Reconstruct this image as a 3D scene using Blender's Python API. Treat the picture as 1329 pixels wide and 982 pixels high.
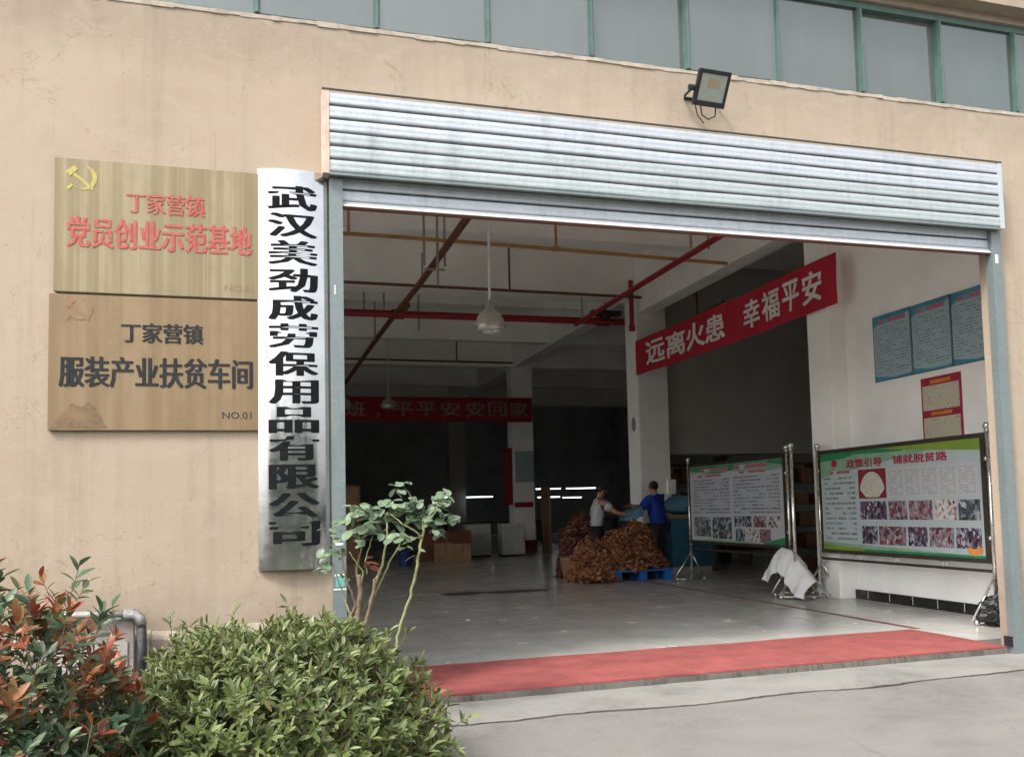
import bpy, math, random
from mathutils import Vector, Matrix, Euler, noise
random.seed(7)
for o in list(bpy.data.objects): bpy.data.objects.remove(o, do_unlink=True)
sc = bpy.context.scene
COL = sc.collection
PI = math.pi
R = math.radians

# ---------------------------------------------------------------- camera
cam_d = bpy.data.cameras.new('camera')
cam = bpy.data.objects.new('camera', cam_d); COL.objects.link(cam); sc.camera = cam
yaw, pitch, roll = R(17.343), R(3.906), R(-1.449)
Fv = Vector((math.sin(yaw)*math.cos(pitch), math.cos(yaw)*math.cos(pitch), math.sin(pitch)))
Rt = Vector((math.cos(yaw), -math.sin(yaw), 0)); Uv = Rt.cross(Fv)
c_, s_ = math.cos(roll), math.sin(roll)
rr, uu = Rt*c_ + Uv*s_, Rt*-s_ + Uv*c_
cam.matrix_world = Matrix.Translation((0, -6.657, 1.35)) @ Matrix((rr, uu, -Fv)).transposed().to_4x4()
cam_d.sensor_width = 36; cam_d.lens = 32.04
cam_d.shift_x = -.0334; cam_d.shift_y = .0646
cam_d.clip_start = .05; cam_d.clip_end = 600

# ---------------------------------------------------------------- light
world = bpy.data.worlds.new('World'); sc.world = world; world.use_nodes = True
wn, wl = world.node_tree.nodes, world.node_tree.links
bg = wn['Background']
sky = wn.new('ShaderNodeTexSky'); sky.sky_type = 'NISHITA'; sky.sun_disc = False
SUN = Vector((-1.8, -1.3, 2.6)).normalized()
sky.sun_elevation = math.asin(SUN.z); sky.sun_rotation = math.atan2(SUN.x, SUN.y) % (2*PI)
sky.dust_density = 4; sky.air_density = 1.2
hs = wn.new('ShaderNodeHueSaturation'); hs.inputs['Saturation'].default_value = .22     # thin overcast
wl.new(sky.outputs[0], hs.inputs['Color']); wl.new(hs.outputs[0], bg.inputs['Color'])
bg.inputs['Strength'].default_value = .15
sun_d = bpy.data.lights.new('sun', 'SUN'); sun_d.energy = 1.0; sun_d.angle = R(10); sun_d.color = (1, .95, .88)
sun = bpy.data.objects.new('sun', sun_d); COL.objects.link(sun)
sun.rotation_euler = (-SUN).to_track_quat('-Z', 'Y').to_euler(); sun.location = (-8, -8, 12)
sc.view_settings.view_transform = 'Standard'; sc.view_settings.look = 'None'
sc.view_settings.exposure = 1.62; sc.view_settings.gamma = 1
sc.view_settings.use_curve_mapping = False
sc.render.engine = 'CYCLES'
sc.cycles.max_bounces = 12; sc.cycles.diffuse_bounces = 9; sc.cycles.transparent_max_bounces = 8

# ---------------------------------------------------------------- materials
class NT:
    def __init__(s, name):
        s.m = bpy.data.materials.new(name); s.m.use_nodes = True
        s.n, s.l = s.m.node_tree.nodes, s.m.node_tree.links
        s.b = s.n['Principled BSDF']
        s.tc = None
    def co(s, kind='Object', scale=(1, 1, 1)):
        if not s.tc: s.tc = s.n.new('ShaderNodeTexCoord')
        mp = s.n.new('ShaderNodeMapping'); mp.inputs['Scale'].default_value = scale
        if kind == 'World':
            g = s.n.new('ShaderNodeNewGeometry'); s.l.new(g.outputs['Position'], mp.inputs[0])
        else: s.l.new(s.tc.outputs[kind], mp.inputs[0])
        return mp.outputs[0]
    def noise(s, co, scale=5, detail=5, rough=.6, dist=0):
        t = s.n.new('ShaderNodeTexNoise'); s.l.new(co, t.inputs['Vector'])
        t.inputs['Scale'].default_value = scale; t.inputs['Detail'].default_value = detail
        t.inputs['Roughness'].default_value = rough; t.inputs['Distortion'].default_value = dist
        return t.outputs['Fac']
    def ramp(s, fac, stops):
        r = s.n.new('ShaderNodeValToRGB'); s.l.new(fac, r.inputs[0]); e = r.color_ramp.elements
        while len(e) < len(stops): e.new(.5)
        for k, (p, c) in zip(e, stops):
            k.position = p; k.color = (c if len(c) == 4 else (*c, 1)) if not isinstance(c, (int, float)) else (c, c, c, 1)
        return r.outputs[0]
    def mix(s, fac, a, b, mode='MIX'):
        x = s.n.new('ShaderNodeMix'); x.data_type = 'RGBA'; x.blend_type = mode
        for k, v in ((0, fac), (6, a), (7, b)):
            if isinstance(v, (int, float)): x.inputs[k].default_value = v if k == 0 else (v, v, v, 1)
            elif isinstance(v, tuple): x.inputs[k].default_value = (*v, 1)
            else: s.l.new(v, x.inputs[k])
        return x.outputs[2]
    def math(s, op, a, b=0.):
        x = s.n.new('ShaderNodeMath'); x.operation = op
        for k, v in ((0, a), (1, b)):
            if isinstance(v, (int, float)): x.inputs[k].default_value = v
            else: s.l.new(v, x.inputs[k])
        return x.outputs[0]
    def bump(s, h, strength=.2, dist=.01):
        b = s.n.new('ShaderNodeBump'); s.l.new(h, b.inputs['Height'])
        b.inputs['Strength'].default_value = strength; b.inputs['Distance'].default_value = dist
        s.l.new(b.outputs[0], s.b.inputs['Normal'])
    def set(s, **k):
        for a, v in k.items():
            i = s.b.inputs[a.replace('_', ' ')]
            if isinstance(v, tuple): i.default_value = (*v, 1) if len(v) == 3 else v
            elif isinstance(v, (int, float)): i.default_value = v
            else: s.l.new(v, i)
        return s

def simple(name, col, rough=.6, metal=0., var=.25, scale=6, bump=0., kind='World', stretch=(1, 1, 1), spec=.5):
    t = NT(name); co = t.co(kind, stretch)
    n = t.noise(co, scale, 5, .65)
    lo = tuple(c*(1-var) for c in col); hi = tuple(min(1, c*(1+var*.6)) for c in col)
    t.set(Base_Color=t.ramp(n, [(.3, lo), (.7, hi)]), Metallic=metal)
    t.set(Roughness=t.ramp(t.noise(co, scale*2.3, 3), [(.3, max(0, rough-.08)), (.7, min(1, rough+.1))]))
    t.b.inputs['Specular IOR Level'].default_value = spec
    if bump: t.bump(t.noise(co, scale*8, 4), bump, .01)
    return t.m

M = {}
def mk_stucco():
    t = NT('beige_stucco'); co = t.co('World')
    big = t.noise(co, .55, 6, .62, .4); mid = t.noise(co, 2.6, 6, .7)
    c = t.ramp(big, [(.3, (.262, .205, .150)), (.52, (.318, .254, .190)), (.75, (.348, .284, .218))])
    streak = t.noise(t.co('World', (5, 1, .22)), 1.6, 6, .7)
    c = t.mix(t.ramp(streak, [(.5, 0.), (.74, .42)]), c, (.19, .152, .115))
    dirt = t.noise(t.co('World', (1, 1, .8)), 1.15, 8, .72, .6)
    c = t.mix(t.ramp(dirt, [(.56, 0.), (.8, .45)]), c, (.22, .176, .128))
    # grime where water splashes near the plinth and under the sill, streaky edge
    sx = t.n.new('ShaderNodeSeparateXYZ'); g = t.n.new('ShaderNodeNewGeometry'); t.l.new(g.outputs['Position'], sx.inputs[0])
    zz = t.math('ADD', sx.outputs[2], t.math('MULTIPLY', mid, .7))
    c = t.mix(t.ramp(t.math('MULTIPLY', zz, .2), [(.17, .5), (.26, 0.)]), c, (.175, .142, .108))
    c = t.mix(t.ramp(t.math('MULTIPLY', t.math('SUBTRACT', zz, 1.2), .25), [(.905, 0.), (.99, .4)]), c, (.20, .165, .128))
    rid = t.math('ABSOLUTE', t.math('SUBTRACT', t.noise(co, .9, 6, .62, .8), .5)); c = t.mix(t.ramp(rid, [(0., .42), (.0022, 0.)]), c, (.14, .11, .08))
    drip = t.noise(t.co('World', (14, 1, .35)), 1.3, 4, .7); c = t.mix(t.ramp(drip, [(.62, 0.), (.74, .38)]), c, (.17, .135, .10))
    c = t.mix(t.ramp(t.noise(t.co('World', (1, 1, 1.5)), 3.7, 9, .8, 1.), [(.36, .35), (.5, 0.)]), c, (.36, .31, .25))
    sp = t.noise(co, 34, 2, .5); c = t.mix(t.ramp(sp, [(.70, 0.), (.74, .6)]), c, (.11, .085, .065))
    c = t.mix(t.ramp(t.noise(co, 9, 5, .7), [(.35, .2), (.6, 0.)]), c, (.33, .284, .23))
    t.set(Base_Color=c, Roughness=.92); t.b.inputs['Specular IOR Level'].default_value = .2
    t.bump(t.mix(.5, t.noise(co, 90, 4, .6), t.noise(co, 7, 4, .6)), .5, .008)
    return t.m
M['stucco'] = mk_stucco()
def mk_concrete(name, base, dark, sc_=1.):
    t = NT(name); co = t.co('World')
    c = t.ramp(t.noise(co, .8*sc_, 8, .68, .3), [(.3, dark), (.52, base), (.75, tuple(min(1, x*1.13) for x in base))])
    c = t.mix(t.ramp(t.noise(t.co('World', (.35, 1.3, 1)), 2.1, 7, .75), [(.55, 0.), (.74, .4)]), c, dark)
    c = t.mix(t.ramp(t.noise(co, 120, 3, .6), [(.3, .35), (.5, 0.)]), c, tuple(x*.6 for x in base))
    c = t.mix(t.ramp(t.noise(co, 26, 3, .5), [(.68, 0.), (.74, .35)]), c, tuple(x*.5 for x in base))
    rid = t.math('ABSOLUTE', t.math('SUBTRACT', t.noise(co, .42, 7, .6, .6), .5)); c = t.mix(t.ramp(rid, [(0., .35), (.0009, 0.)]), c, tuple(x*.3 for x in base))
    c = t.mix(t.ramp(t.noise(t.co('World', (1, .5, 1)), 1.7, 8, .8, .8), [(.60, 0.), (.66, .35)]), c, tuple(x*.62 for x in base))
    c = t.mix(t.ramp(t.noise(t.co('World', (.5, 2.4, 1)), 3.2, 8, .8, .4), [(.52, 0.), (.70, .35)]), c, tuple(x*.72 for x in base))
    c = t.mix(t.ramp(t.noise(co, 300, 2, .6), [(.62, 0.), (.7, .5)]), c, tuple(min(1, x*1.5) for x in base))
    t.set(Base_Color=c, Roughness=.9); t.bump(t.mix(.5, t.noise(co, 150, 4, .7), t.noise(co, 12, 5, .6)), .45, .006)
    return t.m
M['concrete'] = mk_concrete('pale_concrete', (.160, .154, .141), (.108, .102, .092))
M['concrete2'] = mk_concrete('edge_concrete', (.200, .193, .178), (.13, .123, .11), 2.)
M['dirty'] = mk_concrete('broken_concrete', (.085, .078, .068), (.03, .027, .024), 4.)
M['soil'] = mk_concrete('soil', (.09, .065, .045), (.04, .03, .02), 3.)
M['ledge'] = mk_concrete('plinth_concrete', (.24, .20, .155), (.13, .105, .075), 2.)
def mk_galv(name, base, metal=.75, rough=.42, rust=.0):
    t = NT(name); co = t.co('World')
    v = t.n.new('ShaderNodeTexVoronoi'); t.l.new(t.co('World', (1, 1, 1.6)), v.inputs['Vector']); v.inputs['Scale'].default_value = 55
    bw = t.n.new('ShaderNodeRGBToBW'); t.l.new(v.outputs['Color'], bw.inputs[0])
    c = t.ramp(bw.outputs[0], [(.2, tuple(x*.93 for x in base)), (.8, tuple(min(1, x*1.05) for x in base))])
    c = t.mix(t.ramp(t.noise(t.co('World', (3, 1, .6)), 2.4, 7, .7), [(.5, 0.), (.75, .5)]), c, tuple(x*.55 for x in base))
    c = t.mix(t.ramp(t.noise(t.co('World', (.3, 1, 14)), 3, 4, .6), [(.55, 0.), (.72, .3)]), c, tuple(x*.7 for x in base))
    c = t.mix(t.ramp(t.noise(t.co('World', (7, 1, .4)), 2.2, 6, .75), [(.60, 0.), (.74, .4)]), c, tuple(x*.45 for x in base))
    if rust: c = t.mix(t.ramp(t.noise(co, 5, 7, .75), [(.58, 0.), (.7, rust)]), c, (.22, .12, .06))
    t.set(Base_Color=c, Metallic=metal, Roughness=t.ramp(t.noise(co, 14, 5), [(.3, rough-.1), (.7, rough+.15)]))
    t.bump(t.noise(t.co('World', (.6, 1, 2)), 7, 4), .25, .01)
    return t.m
M['galv'] = mk_galv('galvanised_slat', (.40, .43, .465), .3, .42)
M['galv_old'] = mk_galv('weathered_galvanised_slat', (.345, .385, .39), .3, .48)
M['rail'] = mk_galv('painted_guide_rail', (.145, .175, .178), .2, .5, .15)
M['boxside'] = simple('oversprayed_box_end', (.5, .37, .3), .8, 0, .3, 12, .2)
M['seam'] = simple('grimy_shaded_seam', (.045, .042, .05), .7, .1, .7, 6, 0, 'World', (1.5, 1, 1))  # dark strips that paint in groove shade along with grime between slats
M['darkgap'] = simple('dark_rubber', (.035, .035, .035), .8)
def mk_plaque(name, a, b, c3, streak_s, stain):
    t = NT(name)
    st = t.noise(t.co('World', (9, 1, .12)), 1.3, 3, .5)
    c = t.ramp(st, [(.35, a), (.5, b), (.62, c3)])
    c = t.mix(t.ramp(t.noise(t.co('World', (3, 1, 1.4)), 2.2, 7, .72, .5), [(.45, 0.), (.75, .7)]), c, stain)
    c = t.mix(t.ramp(t.noise(t.co('World', (22, 1, .25)), 2, 3, .6), [(.58, 0.), (.72, streak_s*.55)]), c, tuple(min(1, x*1.5) for x in c3))
    t.set(Base_Color=c, Metallic=.25, Roughness=t.ramp(t.noise(t.co('World', (12, 1, 1)), 3, 5), [(.3, .42), (.7, .65)]))
    t.bump(t.noise(t.co('World', (40, 1, 3)), 2, 3), .1, .004)
    return t.m
M['gold'] = mk_plaque('faded_brass_plaque', (.168, .132, .072), (.200, .160, .088), (.245, .200, .122), .7, (.165, .118, .064))
M['gold2'] = mk_plaque('browned_brass_plaque', (.165, .112, .055), (.185, .128, .066), (.205, .145, .080), .2, (.14, .09, .046))
M['stain'] = simple('brown_water_stain', (.150, .096, .050), .8, 0, .35, 14)
def mk_steel():
    t = NT('mirror_steel_plaque')
    c = t.ramp(t.noise(t.co('World', (1, 1, 1)), 4, 6, .7), [(.3, (.40, .405, .41)), (.7, (.50, .505, .51))])
    c = t.mix(t.ramp(t.noise(t.co('World', (2.2, 1, 1)), 7, 7, .78, .4), [(.60, 0.), (.70, .35)]), c, (.28, .27, .25))
    t.set(Base_Color=c, Metallic=.93, Roughness=t.ramp(t.noise(t.co('World', (2, 1, 5)), 5, 6, .7), [(.3, .07), (.75, .20)]))
    t.bump(t.noise(t.co('World', (1.5, 1, 1)), 1.6, 2), .05, .02)
    return t.m
M['steel'] = mk_steel()
M['steel_tube'] = simple('stainless_tube', (.62, .60, .56), .25, .9, .2, 9)
M['ink_black'] = simple('raised_black_enamel', (.008, .009, .010), .8, 0, .3, 10, spec=.08)
M['ink_grey'] = simple('faded_black_print', (.022, .023, .026), .75, 0, .4, 30, spec=.2)
def mk_worn(name, ink, bare, amt=.62):
    t = NT(name); m = t.ramp(t.noise(t.co('World', (3, 1, 1)), 22, 5, .75), [(amt, 0.), (amt+.12, 1.)])
    t.set(Base_Color=t.mix(m, ink, bare), Roughness=.65); return t.m
M['ink_red'] = mk_worn('faded_red_print', (.34, .045, .035), (.25, .14, .085), .5)
M['ink_faint'] = mk_worn('almost_gone_red_print', (.20, .095, .055), (.185, .122, .062), .46)
M['ink_yellow'] = mk_worn('yellow_print', (.36, .30, .065), (.24, .19, .10), .5)
M['char_white'] = simple('white_banner_print', (.72, .70, .68), .8)
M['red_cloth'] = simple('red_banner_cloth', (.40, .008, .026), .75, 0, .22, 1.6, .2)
M['red_cloth_d'] = simple('dim_red_banner_cloth', (.24, .006, .014), .85, 0, .25, 1.6, .2)  # darker copy of the red cloth, dimness of the far hall coloured in
M['char_dim'] = simple('dim_banner_print', (.24, .17, .16), .85)  # darker copy of the white print, far hall gloom put into its colour
M['red_mat'] = simple('red_mat', (.245, .056, .050), .9, 0, .30, 3.4, .5)
M['line_red'] = simple('worn_red_line', (.16, .045, .032), .6, 0, .35, 8)
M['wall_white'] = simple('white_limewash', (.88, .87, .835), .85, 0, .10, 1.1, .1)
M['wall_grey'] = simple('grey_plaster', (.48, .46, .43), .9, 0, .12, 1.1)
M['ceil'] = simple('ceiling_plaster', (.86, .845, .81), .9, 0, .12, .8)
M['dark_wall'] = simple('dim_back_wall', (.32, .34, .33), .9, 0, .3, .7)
M['black_base'] = simple('black_baseboard', (.015, .015, .015), .3)
def mk_tile():
    t = NT('polished_grey_tile'); co = t.co('World')
    oi = t.n.new('ShaderNodeObjectInfo')
    c = t.ramp(oi.outputs['Random'], [(0, (.44, .432, .40)), (1, (.50, .49, .455))])
    c = t.mix(t.ramp(t.noise(co, 1.3, 8, .7, .5), [(.45, 0.), (.75, .4)]), c, (.28, .265, .245))
    c = t.mix(t.ramp(t.noise(t.co('World', (1, 3, 1)), 6, 6, .75), [(.62, 0.), (.72, .3)]), c, (.13, .12, .11))
    t.set(Base_Color=c, Roughness=t.ramp(t.noise(co, 2.3, 7, .75), [(.3, .10), (.7, .30)]))
    t.bump(t.noise(co, 2.5, 3), .04, .01)
    return t.m
M['tile'] = mk_tile()
M['grout'] = simple('dark_grout', (.10, .095, .09), .9)
M['green_alu'] = simple('green_window_frame', (.07, .125, .105), .45, .1, .22, 8)
M['caulk'] = simple('window_sill_render', (.34, .29, .235), .9, 0, .3, 10, .4)
def mk_glass():
    t = NT('dusty_tinted_pane'); t.n.remove(t.b)
    out = t.n['Material Output']
    gl = t.n.new('ShaderNodeBsdfGlossy'); gl.inputs['Roughness'].default_value = .06; gl.inputs['Color'].default_value = (.36, .39, .385, 1)
    tr = t.n.new('ShaderNodeBsdfTransparent'); tr.inputs[0].default_value = (.80, .85, .83, 1)
    df = t.n.new('ShaderNodeBsdfDiffuse')
    oi = t.n.new('ShaderNodeObjectInfo'); vv = t.ramp(oi.outputs['Random'], [(0, .8), (1, 1.12)])
    c = t.ramp(t.noise(t.co('World', (1, 1, .5)), 2, 7, .75), [(.3, (.095, .11, .11)), (.75, (.16, .17, .165))])
    c = t.mix(t.ramp(t.noise(t.co('World', (9, 1, .5)), 2, 6, .7), [(.5, 0.), (.75, .5)]), c, (.22, .22, .20))
    t.l.new(t.mix(1., c, vv, 'MULTIPLY'), df.inputs[0])
    m1 = t.n.new('ShaderNodeMixShader'); m1.inputs[0].default_value = .40; t.l.new(tr.outputs[0], m1.inputs[1]); t.l.new(gl.outputs[0], m1.inputs[2])
    m2 = t.n.new('ShaderNodeMixShader'); m2.inputs[0].default_value = .34; t.l.new(m1.outputs[0], m2.inputs[1]); t.l.new(df.outputs[0], m2.inputs[2])
    t.l.new(m2.outputs[0], out.inputs[0]); return t.m
M['glass'] = mk_glass()
M['pipe_red'] = simple('red_pipe_paint', (.30, .014, .022), .4, 0, .25, 5)
M['pipe_brown'] = simple('brown_painted_pipe', (.13, .048, .022), .5, 0, .25, 5)
M['pipe_orange'] = simple('orange_conduit', (.40, .19, .05), .5, 0, .25, 5)
M['pipe_grey'] = simple('grey_hanger', (.33, .31, .29), .6, .3)
M['lamp_alu'] = simple('spun_aluminium', (.55, .53, .50), .35, .6, .12, 10)
M['lamp_black'] = simple('black_cast_aluminium', (.018, .018, .02), .4, .2)
M['lamp_glass'] = simple('floodlight_glass', (.24, .26, .225), .15, 0, .12, 14, spec=.8)
M['lamp_led'] = simple('yellow_led_plate', (.28, .21, .14), .5)
M['board_frame'] = simple('dark_board_frame', (.055, .045, .038), .35, .3, .3, 6)
M['pallet'] = simple('blue_plastic', (.012, .13, .42), .45)
M['cloth_white'] = simple('white_cloth', (.66, .66, .67), .9, 0, .10, 9, .2)
M['cloth_blue'] = simple('pale_blue_fabric', (.10, .26, .36), .8, 0, .2, 5)
M['cabinet_blue'] = simple('teal_blue_cabinet', (.035, .15, .24), .5)
M['cardboard'] = simple('brown_cardboard', (.33, .19, .11), .85, 0, .2, 5)
M['cardboard_d'] = simple('dark_brown_carton', (.16, .06, .035), .85, 0, .25, 5)
M['cabinet_grey'] = simple('pale_grey_cabinet', (.42, .43, .41), .5)
M['wood'] = simple('varnished_wood', (.20, .12, .06), .5, 0, .3, 10, 0, 'World', (8, 8, 1))
M['black_bag'] = simple('black_plastic_bag', (.012, .013, .013), .3, 0, .3, 20, .4)
M['yellow'] = simple('yellow_paint', (.6, .36, .05), .6)
def mk_leaf(name, stops, attr, rough=.42, trans=.25):
    t = NT(name)
    if attr:
        a = t.n.new('ShaderNodeAttribute'); a.attribute_name = 'tone'; f = a.outputs['Fac']
    else:
        oi = t.n.new('ShaderNodeObjectInfo'); f = oi.outputs['Random']
    c = t.ramp(f, stops)
    t.set(Base_Color=t.mix(t.ramp(t.noise(t.co('World'), 60, 3), [(.35, .25), (.65, 0.)]), c, (.03, .045, .015)), Roughness=rough)
    t.b.inputs['Subsurface Weight'].default_value = 0
    out = t.n['Material Output']; tl = t.n.new('ShaderNodeBsdfTranslucent'); t.l.new(c, tl.inputs[0])
    mx = t.n.new('ShaderNodeMixShader'); mx.inputs[0].default_value = trans
    t.l.new(t.b.outputs[0], mx.inputs[1]); t.l.new(tl.outputs[0], mx.inputs[2]); t.l.new(mx.outputs[0], out.inputs[0])
    return t.m
G_STOPS = [(0, (.04, .062, .016)), (.35, (.092, .128, .034)), (.7, (.15, .188, .058)), (.92, (.225, .255, .10)), (.97, (.19, .14, .03)), (1, (.15, .075, .025))]
P_STOPS = [(0, (.04, .08, .042)), (.35, (.10, .15, .08)), (.58, (.16, .195, .075)), (.66, (.19, .095, .03)), (.85, (.25, .07, .023)), (1, (.22, .035, .03))]
R_STOPS = [(0, (.10, .155, .09)), (.5, (.17, .24, .15)), (.95, (.25, .31, .21)), (1, (.22, .22, .07))]
for k, st in (('g', G_STOPS), ('p', P_STOPS), ('r', R_STOPS)):
    M['leaf_'+k] = mk_leaf('leaf_'+k+'_single', st, False); M['leafs_'+k] = mk_leaf('leaf_'+k+'_mass', st, True)
M['bark'] = simple('brown_bark', (.16, .115, .075), .9, 0, .4, 30, .6)
M['bark_g'] = simple('green_rose_stem', (.21, .215, .09), .7, 0, .35, 30, .4)
M['skin'] = simple('skin', (.36, .17, .11), .6, 0, .1)
M['hair'] = simple('black_hair', (.012, .011, .01), .6)
M['shirt_w'] = simple('grey_checked_shirt', (.42, .45, .48), .85, 0, .3, 26)
M['shirt_b'] = simple('cobalt_blue_shirt', (.012, .05, .38), .8)
M['trousers'] = simple('dark_trousers', (.018, .02, .028), .85)
def emit(name, col, s):
    t = NT(name); t.set(Base_Color=col, Emission_Color=col, Emission_Strength=s); return t.m
M['tube_lit'] = emit('lit_tube', (.86, .93, 1.), 1.6)
def mk_text(name, paper, ink, rows, cols, cut=.48, band=(.28, .72)):
    t = NT(name); uv = t.co('UV'); sx = t.n.new('ShaderNodeSeparateXYZ'); t.l.new(uv, sx.inputs[0])
    v = t.math('MULTIPLY', sx.outputs[1], rows); fr = t.math('FRACT', v); fl = t.math('FLOOR', v)
    inb = t.math('MULTIPLY', t.math('GREATER_THAN', fr, band[0]), t.math('LESS_THAN', fr, band[1]))
    cb = t.n.new('ShaderNodeCombineXYZ'); t.l.new(t.math('MULTIPLY', sx.outputs[0], cols), cb.inputs[0]); t.l.new(t.math('MULTIPLY', fl, 3.7), cb.inputs[1])
    n = t.noise(cb.outputs[0], 1, 3, .8); m = t.math('MULTIPLY', inb, t.math('GREATER_THAN', n, cut))
    cb2 = t.n.new('ShaderNodeCombineXYZ'); t.l.new(t.math('MULTIPLY', sx.outputs[0], 2.2), cb2.inputs[0]); t.l.new(t.math('MULTIPLY', fl, 5.3), cb2.inputs[1])
    m = t.math('MULTIPLY', m, t.math('GREATER_THAN', t.noise(cb2.outputs[0], 1, 0), .40))
    t.set(Base_Color=t.mix(t.math('MULTIPLY', m, .8), paper, ink), Roughness=.5); return t.m
M['txt_body'] = mk_text('small_print_on_pale_paper', (.35, .405, .41), (.07, .09, .10), 13, 42)
M['txt_far'] = mk_text('small_print_on_grey_paper', (.36, .375, .42), (.06, .065, .08), 11, 42)
M['txt_faint'] = mk_text('faint_print', (.41, .41, .43), (.20, .20, .23), 15, 22, .45)
M['txt_teal'] = mk_text('print_on_teal_paper', (.33, .45, .475), (.06, .12, .14), 17, 30, .5)
M['txt_cream'] = mk_text('print_on_cream_paper', (.50, .47, .36), (.22, .21, .15), 9, 14, .55)
M['txt_red'] = mk_text('red_heading_print', (.34, .40, .40), (.33, .02, .06), 1, 26, .42, (.1, .9))
M['txt_magenta'] = mk_text('magenta_heading_print', (.14, .34, .42), (.55, .05, .12), 1, 20, .42, (.1, .9))
M['paper'] = simple('pale_board_print', (.35, .41, .415), .4, 0, .05, 2)
M['paper_w'] = simple('white_panel_print', (.41, .41, .43), .4, 0, .04, 2)
M['p_green'] = simple('green_board_print', (.022, .19, .075), .4, 0, .25, 3)
M['p_lime'] = simple('lime_board_print', (.17, .27, .035), .4, 0, .15, 3)
M['p_mint'] = simple('mint_board_print', (.20, .34, .235), .4, 0, .2, 3)
M['p_red'] = simple('red_board_print', (.33, .018, .05), .4, 0, .15, 8)
M['p_maroon'] = simple('maroon_board_print', (.20, .018, .024), .4, 0, .2, 10)
M['p_teal'] = simple('teal_poster_print', (.05, .27, .36), .4, 0, .35, 5)
M['p_tealp'] = simple('pale_teal_poster_print', (.33, .45, .475), .4, 0, .1, 3)
M['p_orange'] = simple('orange_print', (.6, .22, .04), .4)
M['p_fan'] = simple('pale_fan_print', (.44, .44, .37), .5, 0, .15, 20)
def mk_photo(name, stops, sc_=26):
    t = NT(name); co = t.co('World', (1, 1, .7)); v = t.n.new('ShaderNodeTexVoronoi'); t.l.new(co, v.inputs['Vector']); v.inputs['Scale'].default_value = sc_*1.25
    bw = t.n.new('ShaderNodeRGBToBW'); t.l.new(v.outputs['Color'], bw.inputs[0])
    f = t.math('ADD', t.math('MULTIPLY', bw.outputs[0], .6), t.math('MULTIPLY', t.noise(co, 9, 4), .4))
    t.set(Base_Color=t.ramp(f, stops), Roughness=.4); return t.m
M['ph_a'] = mk_photo('photo_print_crowd', [(.30, (.015, .015, .03)), (.42, (.05, .04, .07)), (.50, (.16, .05, .06)), (.58, (.06, .07, .14)), (.72, (.36, .35, .37))])
M['ph_b'] = mk_photo('photo_print_red_event', [(.28, (.04, .02, .03)), (.40, (.17, .035, .05)), (.50, (.32, .22, .23)), (.60, (.10, .10, .15)), (.75, (.36, .35, .36))])
M['ph_c'] = mk_photo('photo_print_street', [(.25, (.015, .02, .02)), (.45, (.06, .08, .09)), (.56, (.16, .17, .20)), (.75, (.38, .38, .42))], 20)
M['ph_d'] = mk_photo('photo_print_workshop', [(.3, (.05, .05, .06)), (.45, (.45, .44, .42)), (.6, (.5, .48, .46)), (.75, (.28, .07, .07))])

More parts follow.
